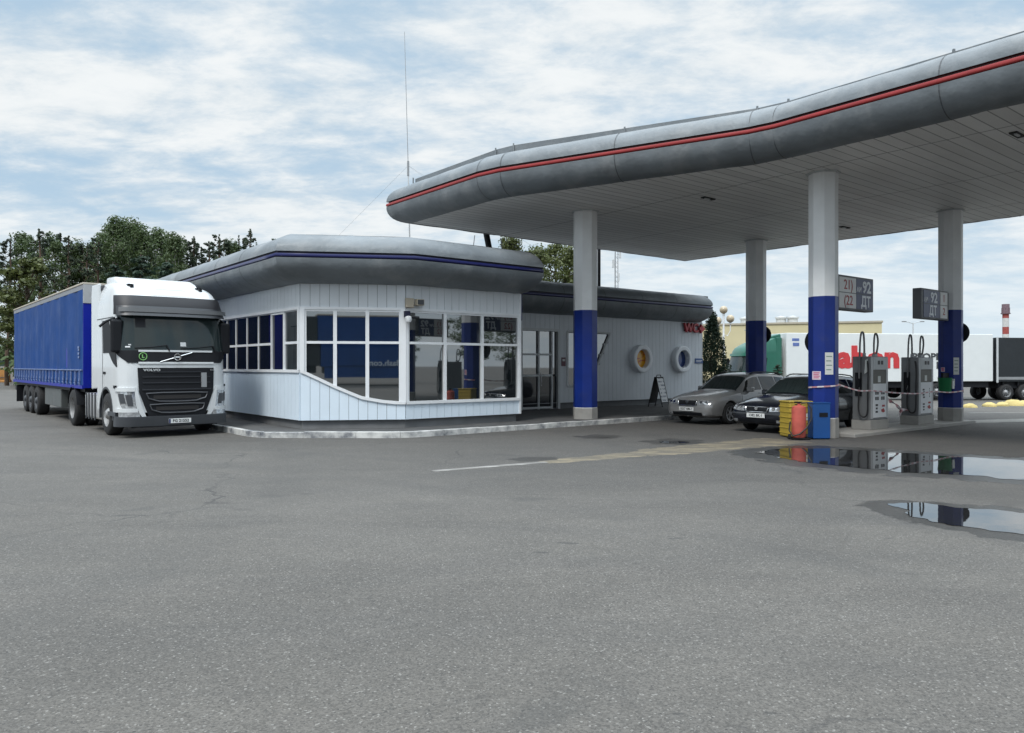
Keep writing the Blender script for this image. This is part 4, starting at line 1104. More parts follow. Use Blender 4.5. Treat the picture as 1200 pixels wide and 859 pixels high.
M_visor = pm('black_gloss_panel', (.014, .014, .017), .55)
def make_truck():
    O = Vector((-9.06, 17.62, 0)); rz = math.atan2(.657, .754)
    o = thing('articulated_truck', 'white truck cab with long blue curtain trailer parked beside the shop', 'truck', tuple(O), rz)
    cab = Cab()
    c = cab.shell(.60, 'cab', M_truckw, o)
    cutters = []
    for x in (-.2, 2.0):
        mb = MB(); mb.lathe([(.001, 0), (.66, 0), (.66, .7), (.001, .7)], (x, 1.42, .52), 'X', 32); k = mb.build('cutter', M_black); k.parent = o; cutters.append(k)
    cut(c, cutters)
    for x0, s in ((.0, -1), (2.5, 1)):          # dark arch liners
        mb = MB(); n = 14
        vs = [(x0-s*.03+s*dx, 1.42+r*math.cos(a), .52+r*math.sin(a)) for dx in (-.42, .035) for r in (.62, .675) for a in [math.pi*(-.06+1.12*k/n) for k in range(n+1)]]
        m = n+1; mb.add(vs, [(i, i+1, 2*m+i+1, 2*m+i) for i in range(n)]+[(m+i, 3*m+i, 3*m+i+1, m+i+1) for i in range(n)]+[(2*m+i, 2*m+i+1, 3*m+i+1, 3*m+i) for i in range(n)])
        mb.build('wheel_arch', M_dgrey, o, sm=40)
    P = cab.patch
    # windscreen, black apron, visor
    P(zr(2.06, 2.94, 10), -1.72, 1.72, .012, 'windscreen', M_screen, o, .03)
    P(zr(1.78, 2.07, 5), lambda z: -1.30-.9*((z-1.78)/.29)**1.2, lambda z: 1.30+.9*((z-1.78)/.29)**1.2, .016, 'black_apron', M_black, o, .03)
    P([2.04, 2.062, 2.085], -.92, .92, .030, 'trim_strip', M_lgrey, o, .02)
    P([1.755, 1.775, 1.80], -.93, .95, .026, 'trim_strip', M_truckw, o, .02)
    P(zr(2.93, 3.40, 6), -1.85, 1.85, .05, 'roof_panel', M_visor, o, .06, label='dark grey panel above the windscreen')
    mb = MB()
    mb.slab(lambda u, w, off: (lambda p: (p[0], p[1]-.10*(1-u)-.02, p[2]))(cab.pt(w, 2.90+.24*u, .05+off)), [0, .33, .66, 1], [-1.72+3.44*k/26 for k in range(27)], .02)
    mb.build('sun_visor', pm('smoked_visor', (.022, .024, .028), .4), o, sm=35)
    P([2.99, 3.03, 3.09], -1.45, 1.6, .155, 'sun_visor_band', pm('visor_band', (.10, .105, .11), .35), o, .01)
    P([3.43, 3.48, 3.54, 3.58, 3.62], lambda z: -.55+.15*(z-3.43)/.2, lambda z: .62-.15*(z-3.43)/.2, .008, 'roof_hatch', pm('roof_hatch_grey', (.44, .45, .50), .25, coat=.3), o, .02)
    # side windows and doors
    for sg in (-1, 1):
        a, b = (2.14, 2.58)
        P(zr(2.02, 2.82, 8), lambda z: sg*lerp(2.08, 2.30, max(0, (z-2.02)/.8)), lambda z: sg*2.66, .008, 'side_window', M_black, o, .02)
        P([.70, 1.1, 1.5, 1.9, 2.4, 2.86], sg*2.70, sg*2.708, .006, 'door_seam', M_dgrey, o, .01, 1)
        P([2.868, 2.888], sg*2.05, sg*3.0, .006, 'door_seam', M_dgrey, o, .01, 8)
        P([1.50, 1.56], sg*2.55, sg*2.66, .02, 'door_handle', M_black, o, .02, 2)
        P(zr(1.68, 2.03, 4), lambda z: sg*(1.9+.1*(z-1.68)/.35), lambda z: sg*lerp(2.0, 2.36, ((z-1.68)/.35)**.7), .010, 'black_apron', M_black, o, .02)
        # roof fairing and side deflector
    mb = MB(); 
    mb.xprism([(1.35, 3.70), (1.6, 3.86), (1.95, 3.97), (2.6, 4.0), (2.62, 3.72)], .28, 2.22)
    mb.build('roof_spoiler', M_truckw, o, bevel=.06, sm=35)
    for x0, x1 in ((.02, .09), (2.41, 2.48)):
        mb = MB(); mb.xprism([(2.27, 1.15), (3.0, 1.1), (3.02, 3.5), (2.95, 3.80), (2.27, 3.80)], x0, x1); mb.build('side_deflector', M_truckw, o, bevel=.02)
    mb = MB(); mb.box(.1, 2.4, 2.2, 2.33, .9, 3.75); mb.build('cab_back', M_dgrey, o)
    # grille
    gl = [(.50, -.70), (.75, -.80), (1.1, -.93), (1.65, -.95)]; gr = [(a, -b) for a, b in gl]
    g = P(zr(.50, 1.66, 8), gl, gr, .022, 'grille', M_black, o, .04)
    M_gbar = pm('grille_bar_black', (.018, .020, .026), .5)
    def bar(zs, h, wl, name, mat, off=.045, th=.03):
        mat = M_gbar if mat is M_dgrey else mat
        P([zs-h/2, zs, zs+h/2], -wl, wl, off, name, mat, g, th, 14)
    bar(1.56, .022, .60, 'grille_bar', M_dgrey); bar(1.44, .022, .84, 'grille_bar', M_dgrey); bar(1.30, .022, .84, 'grille_bar', M_dgrey); bar(1.14, .03, .85, 'grille_bar', M_dgrey, .05)
    for zc, wl in ((.95, .76), (.68, .68)):
        mb = MB()
        q = [(-wl, zc+.10), (-wl*.93, zc-.02), (-wl*.6, zc-.09), (-.2, zc-.10), (.2, zc-.10), (wl*.6, zc-.09), (wl*.93, zc-.02), (wl, zc+.10)]
        mb.tube([cab.pt(a, z, .04) for a, z in q+[(wl*.5, zc+.115), (0, zc+.115), (-wl*.5, zc+.115), q[0]]], .016, 6); mb.build('grille_ring', pm('ring_dark_metal', (.10, .105, .115), .4, .3), g, sm=50)
        bar(zc+.01, .09, wl*.78, 'grille_slot', pm('grille_mesh', (.02, .018, .018), .6), .028, .01)
    P([1.18, 1.40, 1.54], .60, .74, .05, 'toll_box', M_grey, g, .03, 3)
    for t, q, z, sz in (('VOLVO', -.70, 1.605, .075),):
        p = cab.pt(q, z, .05); text(t, sz, M_chrome, g, 'lettering', (p[0]+.07, p[1], p[2]), sx=1.5, bold=.003, rz=-.05)
    p = cab.pt(.88, 1.605, .05); text('FH', .06, M_chrome, g, 'lettering', (p[0], p[1]-.01, p[2]), sx=1.2, rz=.1)
    # emblem: ring on a diagonal bar
    mb = MB(); mb.tube([cab.pt(-.42, 1.80, .035), cab.pt(0, 1.92, .035), cab.pt(.38, 2.03, .035)], .012, 6); em = mb.build('emblem', M_chrome, o)
    mb = MB(); pc = cab.pt(0, 1.92, .04); n = 24
    mb.tube([(pc[0]+.075*math.cos(2*math.pi*k/n), pc[1]-.008, pc[2]+.075*math.sin(2*math.pi*k/n)) for k in range(n+1)], .016, 6, False); mb.box(pc[0]-.05, pc[0]+.05, pc[1]-.012, pc[1], pc[2]-.018, pc[2]+.018); mb.build('ring', M_chrome, em, sm=60)
    mb = MB(); pc = cab.pt(-.82, 1.93, .022)
    mb.tube([(pc[0]+.085*math.cos(2*math.pi*k/n), pc[1]-.002, pc[2]+.085*math.sin(2*math.pi*k/n)) for k in range(n+1)], .010, 6, False); st = mb.build('sticker', pm('sticker_green', (.22, .5, .16), .5), o)
    text('L', .11, pm('sticker_green', (.22, .5, .16), .5), st, 'lettering', (pc[0], pc[1]-.004, pc[2]), bold=.006)
    # wipers, stickers on the glass
    for q0, q1 in ((-1.0, -.25), (.1, .95)):
        mb = MB(); mb.tube([cab.pt(q0, 2.13, .035), cab.pt(lerp(q0, q1, .5), 2.15, .04), cab.pt(q1, 2.20, .04)], .012, 6); mb.tube([cab.pt(q1, 2.20, .04), cab.pt(q1+.06, 2.06, .04)], .015, 6); mb.build('wiper', M_black, o)
    P([2.14, 2.17], -1.38, -1.18, .016, 'sticker', M_white, o, .006, 3); P([2.19, 2.22], -1.25, -1.14, .016, 'sticker', M_lgrey, o, .006, 3)
    P([2.18, 2.28], .10, .24, .016, 'sticker', M_lgrey, o, .006, 3)
    P(zr(2.62, 2.86, 3), -.96, -.72, .014, 'camera_unit', M_black, o, .01, 3)
    # headlamps with white surround
    for sg in (-1, 1):
        zs = zr(.70, 1.10, 6)
        fi = lambda z: sg*lerp(1.02, 1.0, 0) if False else sg*interp([(.70, .98), (1.10, 1.08)], z)
        fo = lambda z: sg*interp([(.70, 1.55), (.80, 1.68), (1.10, 1.86)], z)
        h = P(zs, fi, fo, .018, 'headlight', M_lamp, o, .03)
        P(zr(.76, 1.02, 3), lambda z: fi(z)+sg*.10, lambda z: lerp(fi(z), fo(z), .48), .026, 'lens', M_dgrey, h, .012, 4); P(zr(.82, 1.05, 3), lambda z: lerp(fi(z), fo(z), .56), lambda z: lerp(fi(z), fo(z), .92), .026, 'lens', M_dgrey, h, .012, 4)
        P([1.10, 1.14, 1.19], sg*1.02, sg*2.05, .035, 'lamp_brow', M_truckw, o, .05, 10)
        P(zr(.50, 1.20, 6), lambda z: sg*interp([(.50, .76), (.75, .86), (1.2, .98)], z), lambda z: sg*interp([(.50, .86), (.70, .98), (1.2, 1.06)], z), .03, 'lamp_surround', M_truckw, o, .04, 3)
        P([.61, .65, .70], sg*.95, sg*2.0, .034, 'lamp_surround', M_truckw, o, .04, 8)
        P(zr(.50, .61, 2), sg*.90, sg*1.75, .024, 'fog_lamp', M_lamp, o, .03, 8)
        P([1.17, 1.24], sg*1.95, sg*2.06, .05, 'marker', M_black, o, .04, 3)
    # bumper
    bp = Cab(r=.30, yf=[(.2, .05), (.28, .02), (.5, -.02), (.7, 0)])
    bp.patch([.27, .30, .36, .44, .49, .505], -2.06, 2.06, .05, 'bumper', M_dgrey, o, .12)
    bp.patch([.60, .56, .50], 2.06, 2.42, .02, 'step_panel', M_dgrey, o, .06, 4); bp.patch([.60, .56, .50], -2.42, -2.06, .02, 'step_panel', M_dgrey, o, .06, 4)
    mb = MB(); mb.box(.25, 2.25, .15, 1.0, .24, .5); mb.build('underbody', M_black, o)
    mb = MB(); mb.box(1.02, 1.54, -.085, -.07, .325, .435); pl_ = mb.build('number_plate', M_plate, o, bevel=.004)
    mb = MB(); mb.box(1.02, 1.065, -.088, -.084, .328, .432); mb.build('euro_band', M_sblue, pl_)
    text('FG 21552', .095, M_ink, pl_, 'lettering', (1.30, -.087, .38), depth=.002, bold=.002)
    # mirrors
    for sg, x in ((-1, -.02), (1, 2.52)):
        mb = MB(); mb.box(x-.13, x+.13, .30, .46, 2.02, 2.80); m_ = mb.build('mirror', M_black, o, bevel=.05)
        mb = MB(); mb.box(x-.10, x+.10, .455, .468, 2.1, 2.75); mb.build('mirror_glass', M_carglass, m_)
        mb = MB(); mb.tube([(x, .38, 2.80), (x-sg*.12, .5, 2.88)], .03); mb.build('mirror_arm', M_black, o); mb = MB(); mb.tube([(x, .38, 2.03), (x-sg*.15, .5, 1.95)], .03)
        if sg < 0: mb.build('mirror_arm', M_black, o); mb = MB(); mb.tube([(x-.02, .4, 2.84), (x-.22, .42, 2.74), (x-.34, .46, 2.62)], .03, 8)
        mb.build('mirror_arm', M_black, o)
    for x in (.42, 2.05):
        mb = MB(); mb.box(x-.05, x+.05, .92, 1.05, 3.62, 3.72); mb.box(x-.02, x+.05, .8, .95, 3.58, 3.70); mb.build('horn', M_black, o)
    # fuel tank
    mb = MB(); mb.box(.06, .62, 2.15, 3.95, .32, .98); mb.build('fuel_tank', pm('tank_alloy', (.66, .66, .66), .32, .75, var=.05, dirt=.3, ds=3), o, bevel=.07, seg=3, sm=40)
    mb = MB()
    for y in (2.72, 3.05, 3.38, 3.66): mb.box(.035, .06, y, y+.06, .30, 1.0)
    mb.build('tank_strap', M_dgrey, o)
    # chassis and wheels
    mb = MB(); mb.box(.75, .92, 1.2, 6.0, .62, .92); mb.box(1.58, 1.75, 1.2, 6.0, .62, .92); mb.box(.5, 2.0, 4.4, 5.5, .92, 1.12); mb.build('chassis', M_black, o)
    M_rimw = pm('truck_rim', (.34, .34, .34), .4, .5, var=.1, dirt=.3, ds=5)
    wheel(o, (.17, 1.42, .52), .52, .32, -1, M_rimw); wheel(o, (2.33, 1.42, .52), .52, .32, 1, M_rimw)
    for x, s in ((.17, -1), (.52, -1), (1.98, 1), (2.33, 1)): wheel(o, (x, 5.3, .52), .52, .30, s, M_rimw, deep=True)
    mb = MB(); mb.lathe([(.58, -.28), (.60, -.28), (.60, .28), (.58, .28)], (.34, 5.3, .52), 'X', 24); 
    mg = MB(); n = 12; m = n+1
    vs = [(x, 5.3+.60*math.cos(a), .52+.60*math.sin(a)) for x in (.02, .68) for a in [math.pi*(.05+.9*k/n) for k in range(m)]]
    mg.add(vs, [(i, i+1, m+i+1, m+i) for i in range(n)]); mg.build('mudguard', M_black, o, sm=50)
    # ---- semi-trailer
    T0 = 4.05; TL = 12.95; x0, x1 = .06, 2.58; before = set(o.children_recursive)
    mb = MB(); mb.box(x0+.03, x1-.03, T0+.02, T0+TL, 1.12, 3.90); mb.build('trailer_box', M_tarpb, o)
    def curtain(xs, sg, nm):
        mb = MB(); ny = 90
        def fn(u, w, off):
            y = T0+.06+u*(TL-.12); z = lerp(1.18, 3.80, w)
            rip = .012*math.sin(y*4.6)+.010*math.sin(y*11.3+1)*(1-w)+.014*mnoise.noise(Vector((y*1.3, z*1.1, sg*3)))
            return (xs+sg*(.012+rip+off), y, z)
        mb.slab(fn, [k/ny for k in range(ny+1)], [k/8 for k in range(9)], .006)
        return mb.build(nm, M_tarp, o, sm=60)
    for xs, sg in ((x0+.02, -1), (x1-.02, 1)):
        cu = curtain(xs, sg, 'curtain')
        mb = MB()
        mb.box(xs+sg*.02, xs+sg*.05, T0+.06, T0+TL-.06, 1.58, 1.61); 
        for k in range(22):
            y = T0+.35+k*(TL-.6)/21.5
            mb.box(xs+sg*.03, xs+sg*.055, y-.022, y+.022, 1.16, 1.56); mb.box(xs+sg*.03, xs+sg*.065, y-.05, y+.03, 1.28, 1.36)
            mb.box(xs+sg*.03, xs+sg*.05, y+.05, y+.19, 1.22, 1.245)
        mb.build('strap', M_tarpl, cu)
        mb = MB(); mb.box(xs+sg*-.02, xs+sg*.045, T0, T0+TL, 1.08, 1.17); mb.build('side_rail', M_tarpb if sg < 0 else M_tarp, o)
        mb = MB(); mb.box(xs-.02, xs+.03, T0, T0+TL, 3.80, 3.93); mb.build('roof_rail', pm('rail_grey', (.22, .23, .25), .5), o)
    mb = MB(); mb.box(x0+.02, x0+.025-.02, T0+.3, T0+.55, 1.8, 2.35) if False else None
    for k, z in enumerate((1.95, 2.05, 2.15, 2.22)): 
        if mb: mb.box(x0-.035, x0-.025, T0+.35, T0+.50+.05*(k % 2), z-.03, z+.03)
    mb.build('data_label', M_tarpl, o)
    mb = MB(); mb.box(x0-.02, x1+.02, T0-.02, T0+TL+.02, 3.93, 3.985); mb.build('trailer_roof', M_beige, o, bevel=.015)
    mb = MB(); mb.box(x0, x1, T0-.03, T0+.02, 3.42, 3.93); mb.build('front_cap', pm('front_cap_grey', (.40, .41, .42), .5, dirt=.4, ds=2), o)
    mb = MB(); mb.box(x0, x1, T0-.015, T0+.02, 1.1, 3.42); mb.build('front_board', M_tarpb, o)
    mb = MB(); mb.box(x0+.1, x1-.1, T0+.3, T0+TL, .98, 1.1); mb.box(.8, .95, T0+1, T0+TL, .62, .98); mb.box(1.6, 1.75, T0+1, T0+TL, .62, .98); mb.build('trailer_frame', M_black, o)
    mb = MB(); mb.box(.14, .55, T0+3.6, T0+6.4, .42, .98); mb.build('pallet_box', pm('pallet_box_grey', (.10, .11, .11), .5, dirt=.4, ds=2, dcol=(.2, .2, .19)), o, bevel=.02)
    mb = MB(); mb.box(.2, .3, T0+2.6, T0+2.75, .1, 1.0); mb.build('landing_leg', M_black, o)
    mb = MB(); mb.box(2.2, 2.3, T0+2.6, T0+2.75, .1, 1.0); mb.build('landing_leg', M_black, o)
    for k in range(3):
        y = T0+7.65+k*1.22
        wheel(o, (.24, y, .5), .5, .36, -1, M_dgrey); wheel(o, (2.40, y, .5), .5, .36, 1, M_dgrey)  # dark rims: the shade under the trailer is put into their colour
    mb = MB(); mb.box(.15, 2.4, T0+TL-.35, T0+TL-.2, .45, .62); mb.box(.08, .7, T0+TL-.6, T0+TL-.56, .3, .9); mb.box(.12, .5, T0+TL-.3, T0+TL+.05, .75, .95); mb.build('rear_bumper', M_black, o)
    Kp = Vector((1.3, 5.2, 0)); Mt = Matrix.Translation(Kp) @ Matrix.Rotation(-.014, 4, 'Z') @ Matrix.Translation(-Kp)   # slightly jack-knifed
    for c_ in o.children_recursive:
        if c_ not in before: c_.data.transform(Mt)
    return o
truck = make_truck()

# ------------------------------------------------ passenger cars
def make_car(name, label, cat, loc, rz, paint, spec):
    o = thing(name, label, cat, loc, rz)
    L, W, zr_ = spec['L'], spec['W'], spec
    st = spec['st']                              # (y, zb, ztop, zbelt, w, wt)
    def S(y, t):
        ys = [s[0] for s in st]
        row = [interp([(s[0], s[k]) for s in st], y) for k in range(1, 6)]
        zb, zt, zl, w, wt = row
        pts = [(0, zb), (w*.82, zb), (w*.95, zb+.07), (w*.995, lerp(zb, zl, .42)), (w, lerp(zb, zl, .62)), (w*.985, zl-.06), (w*.945, zl), (wt, zt-.055), (wt*.90, zt-.012), (wt*.55, zt+.012), (0, zt+.018)]
        a = abs(t); i = min(int(a), len(pts)-2); f = a-i; p = (lerp(pts[i][0], pts[i+1][0], f), lerp(pts[i][1], pts[i+1][1], f))
        return (p[0] if t >= 0 else -p[0], y, p[1])
    ys = []
    for a, b in zip(st, st[1:]):
        k = max(1, int((b[0]-a[0])/.14)); ys += [lerp(a[0], b[0], j/k) for j in range(k)]
    ys.append(st[-1][0])
    ts = list(range(0, 11)); ring = [(t, 1) for t in ts]+[(t, -1) for t in ts[9:0:-1]]
    m = len(ring); mb = MB(); vs = []
    for y in ys:
        for t, sg in ring:
            p = S(y, t); vs.append((p[0]*sg, p[1], p[2]))
    fs = [(i*m+j, i*m+(j+1) % m, (i+1)*m+(j+1) % m, (i+1)*m+j) for i in range(len(ys)-1) for j in range(m)]+[tuple(range(m))[::-1], tuple(range((len(ys)-1)*m, len(ys)*m))]
    mb.add(vs, fs); body = mb.build('body', paint, o, sm=28)
    wy = spec['wy']; wr = spec['wr']; cs = []
    for y in wy:
        for x in (-W/2-.2, W/2-.32):
            c = MB(); c.lathe([(.001, 0), (wr+.05, 0), (wr+.05, .52), (.001, .52)], (x, y, wr+.01), 'X', 28); k = c.build('cutter', M_black); k.parent = o; cs.append(k)
    cut(body, cs)
    for y in wy:
        for sg in (-1, 1): wheel(o, (sg*(W/2-.115), y, wr), wr, .20, sg, spec['rim'], spokes=6)
    def N(y, t, off):
        e = .01; p = Vector(S(y, t)); a = Vector(S(y+e, t))-Vector(S(y-e, t)); tt = t if abs(t-round(t)) > .02 else t+.03
        b = Vector(S(y, tt+.01))-Vector(S(y, tt-.01)); n = a.cross(b)
        if n.length < 1e-9: return tuple(p)
        n.normalize()
        ctr = Vector((0, p.y, .8))
        if n.dot(p-ctr) < 0: n = -n
        return tuple(p+n*off)
    def patch(nm, mat, ya, yb, ta, tb, off=.008, th=.016, ny=6, nt=6, parent=None):
        fa = ya if callable(ya) else (lambda v: ya); fb = yb if callable(yb) else (lambda v: yb)
        mb = MB(); mb.slab(lambda u, v, o_: N(lerp(fa(v), fb(v), u), lerp(ta, tb, v), off+o_), [k/ny for k in range(ny+1)], [k/nt for k in range(nt+1)], th)
        return mb.build(nm, mat, parent or o, sm=40)
    yc, yr = spec['cowl'], spec['roof']; yt0, yt1 = spec['tail']
    # windscreen runs across the car on the raked top surface
    mb = MB()
    def wsc(u, v, off):
        t = lerp(-1, 1, v); y = lerp(yc+.03, yr-.05, u); a = abs(t); tt = 10-(10-7.35)*a
        p = N(y, tt, .010+off); return (p[0] if t >= 0 else -p[0], p[1], p[2])
    mb.slab(wsc, [k/8 for k in range(9)], [k/16 for k in range(17)], .014); mb.build('windscreen', M_screen, o, sm=45)
    for sg in (1, -1):
        k0 = 6.12*sg; k1 = 6.9*sg
        for (ya, yb, la, lb) in spec['win']:
            patch('side_window', M_carglass, lambda v, ya=ya, la=la: ya+la*v, lambda v, yb=yb, lb=lb: yb+lb*v, k0, k1)
        mb = MB(); ym = yc+.50; p = S(ym, 6.1*sg)
        mb.box(p[0]-.02 if sg > 0 else p[0]-.19, p[0]+.19 if sg > 0 else p[0]+.02, ym-.09, ym+.05, p[2]-.01, p[2]+.13); mb.build('door_mirror', spec.get('mir', paint), o, bevel=.03)
        for y in spec['seams']: patch('door_seam', M_black, y, y+.012, 2.3*sg, 6.0*sg, .003, .006, 1, 8)
        for y in spec['hand']: patch('door_handle', paint, y, y+.17, 5.15*sg, 5.4*sg, .025, .03, 2, 1)
        patch('bump_strip', spec.get('strip', M_black), wy[0]+.42, wy[1]-.42, 3.2*sg, 3.5*sg, .012, .014, 8, 1)
        if spec.get('rails'):
            mb = MB(); mb.tube([(S(y, 8*sg)[0], y, S(y, 8*sg)[2]+(.045 if 0 < k < 9 else .0)) for k, y in enumerate([lerp(yr+.25, yt0-.1, k/9) for k in range(10)])], .018, 6); mb.build('roof_rail', spec['rails'], o)
    mb = MB()
    def rw(u, v, off):
        t = lerp(-1, 1, v); y = lerp(yt0+.08, yt1-.03, u); tt = 10-(10-7.4)*abs(t)
        p = N(y, tt, .010+off); return (p[0] if t >= 0 else -p[0], p[1], p[2])
    mb.slab(rw, [k/6 for k in range(7)], [k/12 for k in range(13)], .014); mb.build('rear_window', M_carglass, o, sm=45)
    return o, S, N, patch

def front_bits(o, W, zg, spec):
    pass
# dark estate nose-on beside the nearest column
M_alloy = pm('alloy_rim', (.50, .50, .52), .3, .85, var=.05)
stA = [(0.0, .34, .60, .52, .60, .50), (.03, .27, .66, .58, .70, .60), (.10, .22, .71, .64, .78, .68), (.25, .20, .76, .69, .835, .72), (.55, .19, .83, .76, .86, .74), (.95, .18, .895, .82, .866, .735), (1.32, .18, .955, .875, .866, .71),
       (1.98, .18, 1.36, .895, .866, .60), (2.2, .18, 1.42, .90, .866, .59), (2.6, .18, 1.445, .905, .866, .59), (3.3, .18, 1.435, .92, .866, .58), (3.95, .2, 1.38, .94, .85, .57), (4.15, .24, 1.31, .94, .83, .57), (4.42, .28, .98, .90, .80, .66), (4.5, .34, .86, .80, .76, .66), (4.53, .4, .70, .62, .70, .6)]
pA = Vector((6.22, 19.30))
carA, S_, N_, patchA = make_car('estate_car', 'dark navy estate car parked nose-on beside the nearest column', 'car', (pA.x, pA.y, 0), math.atan2(-.779, .627), M_dark,
    dict(L=4.53, W=1.732, st=stA, wy=(.88, 3.40), wr=.315, rim=M_alloy, cowl=1.32, roof=1.98, tail=(4.02, 4.42), win=((1.50, 2.45, .36, -.0), (2.53, 3.30, 0, .0), (3.37, 3.98, 0, -.12)), seams=(1.42, 2.48, 3.34), hand=(2.22, 3.08), rails=M_dgrey))
def panel(o, nm, mat, pts, y0, y1, parent=None, bev=0):
    mb = MB(); mb.yprism(pts, y0, y1); return mb.build(nm, mat, parent or o, bevel=bev)
def nose(o, Sf, W, gw, gz0, gz1, lampw, lz0, lz1, plate, badge='ring', gcol=M_black, zf=.0, mould=True, outer=None):
    def ny(x, z):                                 # how far back the nose is at x,z
        lo, hi = -.02, .9
        for _ in range(22):
            mid = (lo+hi)/2
            y = max(mid, 0)
            # half width of the section at this height
            best = 0; prev = None
            for k in range(0, 41):
                p = Sf(y, k*.25)
                if prev and (prev[2]-z)*(p[2]-z) <= 0 and abs(p[2]-prev[2]) > 1e-6:
                    f = (z-prev[2])/(p[2]-prev[2]); best = max(best, lerp(prev[0], p[0], f))
                prev = p
            if best >= abs(x) and mid >= 0: hi = mid
            else: lo = mid
        return hi
    def skin(nm, mat, xs, zf0, zf1, off=.012, nz=4, th=.04, parent=None):
        fz0 = zf0 if callable(zf0) else (lambda x: zf0); fz1 = zf1 if callable(zf1) else (lambda x: zf1)
        mb = MB(); mb.slab(lambda u, v, o_: (u, ny(u, lerp(fz0(u), fz1(u), v))-off-o_, lerp(fz0(u), fz1(u), v)), xs, [k/nz for k in range(nz+1)], th)
        return mb.build(nm, mat, parent or o, sm=45)
    R_ = lambda a, b, n: [lerp(a, b, k/n) for k in range(n+1)]
    g = skin('grille', gcol, R_(-gw, gw, 8), gz0, gz1, .012)
    mb = MB(); q = [(-gw, gz1), (-gw*.9, gz0), (gw*.9, gz0), (gw, gz1), (-gw, gz1)]
    mb.tube([(x, ny(x, z)-.016, z) for i in range(4) for x, z in [(lerp(q[i][0], q[i+1][0], t/4), lerp(q[i][1], q[i+1][1], t/4)) for t in range(4)]]+[(q[0][0], ny(*q[0])-.016, q[0][1])], .013, 6); mb.build('grille_frame', M_chrome, g, sm=60)
    yb = ny(0, lerp(gz0, gz1, .75)); mb = MB(); mb.lathe([(.001, -.03), (.045, -.03), (.05, -.02), (.05, 0)], (0, yb-.01, lerp(gz0, gz1, .72)), 'Y', 20); mb.build('badge', M_chrome, g, sm=40)
    for sg in (-1, 1):
        a, b = lampw
        xs = [sg*x for x in R_(a, b, 8)]
        h = skin('headlight', M_lamp, xs, lambda x: lz0+.03*max(0, (abs(x)-a)/(b-a))**2, lambda x: lz1-.012*max(0, (abs(x)-a)/(b-a)), .010)
        for c in (.28, .64):
            x = sg*lerp(a, b, c); z = (lz0+lz1)/2
            mb = MB(); mb.lathe([(.001, -.012), (.042, -.012), (.05, .01)], (x, ny(x, z)-.012, z), 'Y', 16); mb.build('lens', M_chrome, h, sm=40)
    sk = skin('bumper', outer or M_black, R_(-.80, .80, 26), .235, .50, .022, 5, .05)
    skin('air_intake', M_black, R_(-.52, .52, 10), .26, .36, .030, 2, .03, sk)
    if mould: skin('bump_strip', M_dgrey, R_(-.76, .76, 20), .475, .515, .032, 1, .03, sk)
    y = ny(0, .44)-.05
    mb = MB(); mb.box(-.26, .26, y-.012, y, .395, .505); pl_ = mb.build('number_plate', M_plate, o, bevel=.004)
    text(plate, .092, M_ink, pl_, 'lettering', (0, y-.013, .45), depth=.002, bold=.002)
    for sg in (-1, 1): skin('fog_lamp', M_lamp, [sg*x for x in R_(.56, .68, 3)], .28, .345, .034, 2, .02)
nose(carA, S_, 1.732, .33, .54, .665, (.36, .73), .555, .675, '1382 BK-1', outer=M_dark)
for sg in (-1, 1):
    mb = MB(); mb.tube([(sg*.05, 1.30, .965), (sg*.35, 1.36, .99), (sg*.6, 1.40, 1.0)], .01, 5); mb.build('wiper', M_black, carA)
stB = [(0.0, .34, .62, .54, .62, .52), (.03, .27, .68, .60, .72, .62), (.11, .22, .74, .66, .80, .68), (.28, .20, .80, .73, .845, .72), (.6, .19, .87, .80, .868, .74), (1.0, .18, .935, .85, .873, .735), (1.36, .18, .985, .90, .873, .71),
       (2.05, .18, 1.40, .92, .873, .61), (2.3, .18, 1.46, .925, .873, .60), (2.7, .18, 1.485, .93, .873, .60), (3.4, .18, 1.475, .945, .873, .59), (4.05, .2, 1.42, .96, .86, .58), (4.28, .24, 1.34, .96, .84, .58), (4.58, .28, 1.0, .92, .81, .66), (4.66, .34, .88, .82, .77, .66), (4.69, .4, .72, .64, .71, .6)]
pB = Vector((5.14, 22.25))
carB, S2_, N2_, patchB = make_car('estate_car', 'silver estate car parked in front of the wing wall and thuja shrub', 'car', (pB.x, pB.y, 0), math.atan2(-.779, .627), M_silver,
    dict(L=4.69, W=1.746, st=stB, wy=(.90, 3.60), wr=.32, rim=M_alloy, cowl=1.36, roof=2.05, tail=(4.12, 4.58), win=((1.55, 2.55, .36, -.0), (2.63, 3.42, 0, .0), (3.49, 4.10, 0, -.12)), seams=(1.46, 2.58, 3.46), hand=(2.32, 3.2), rails=M_black, strip=M_silver))
nose(carB, S2_, 1.746, .34, .56, .70, (.37, .76), .58, .72, '5517 AM-1', outer=M_silver, mould=False)

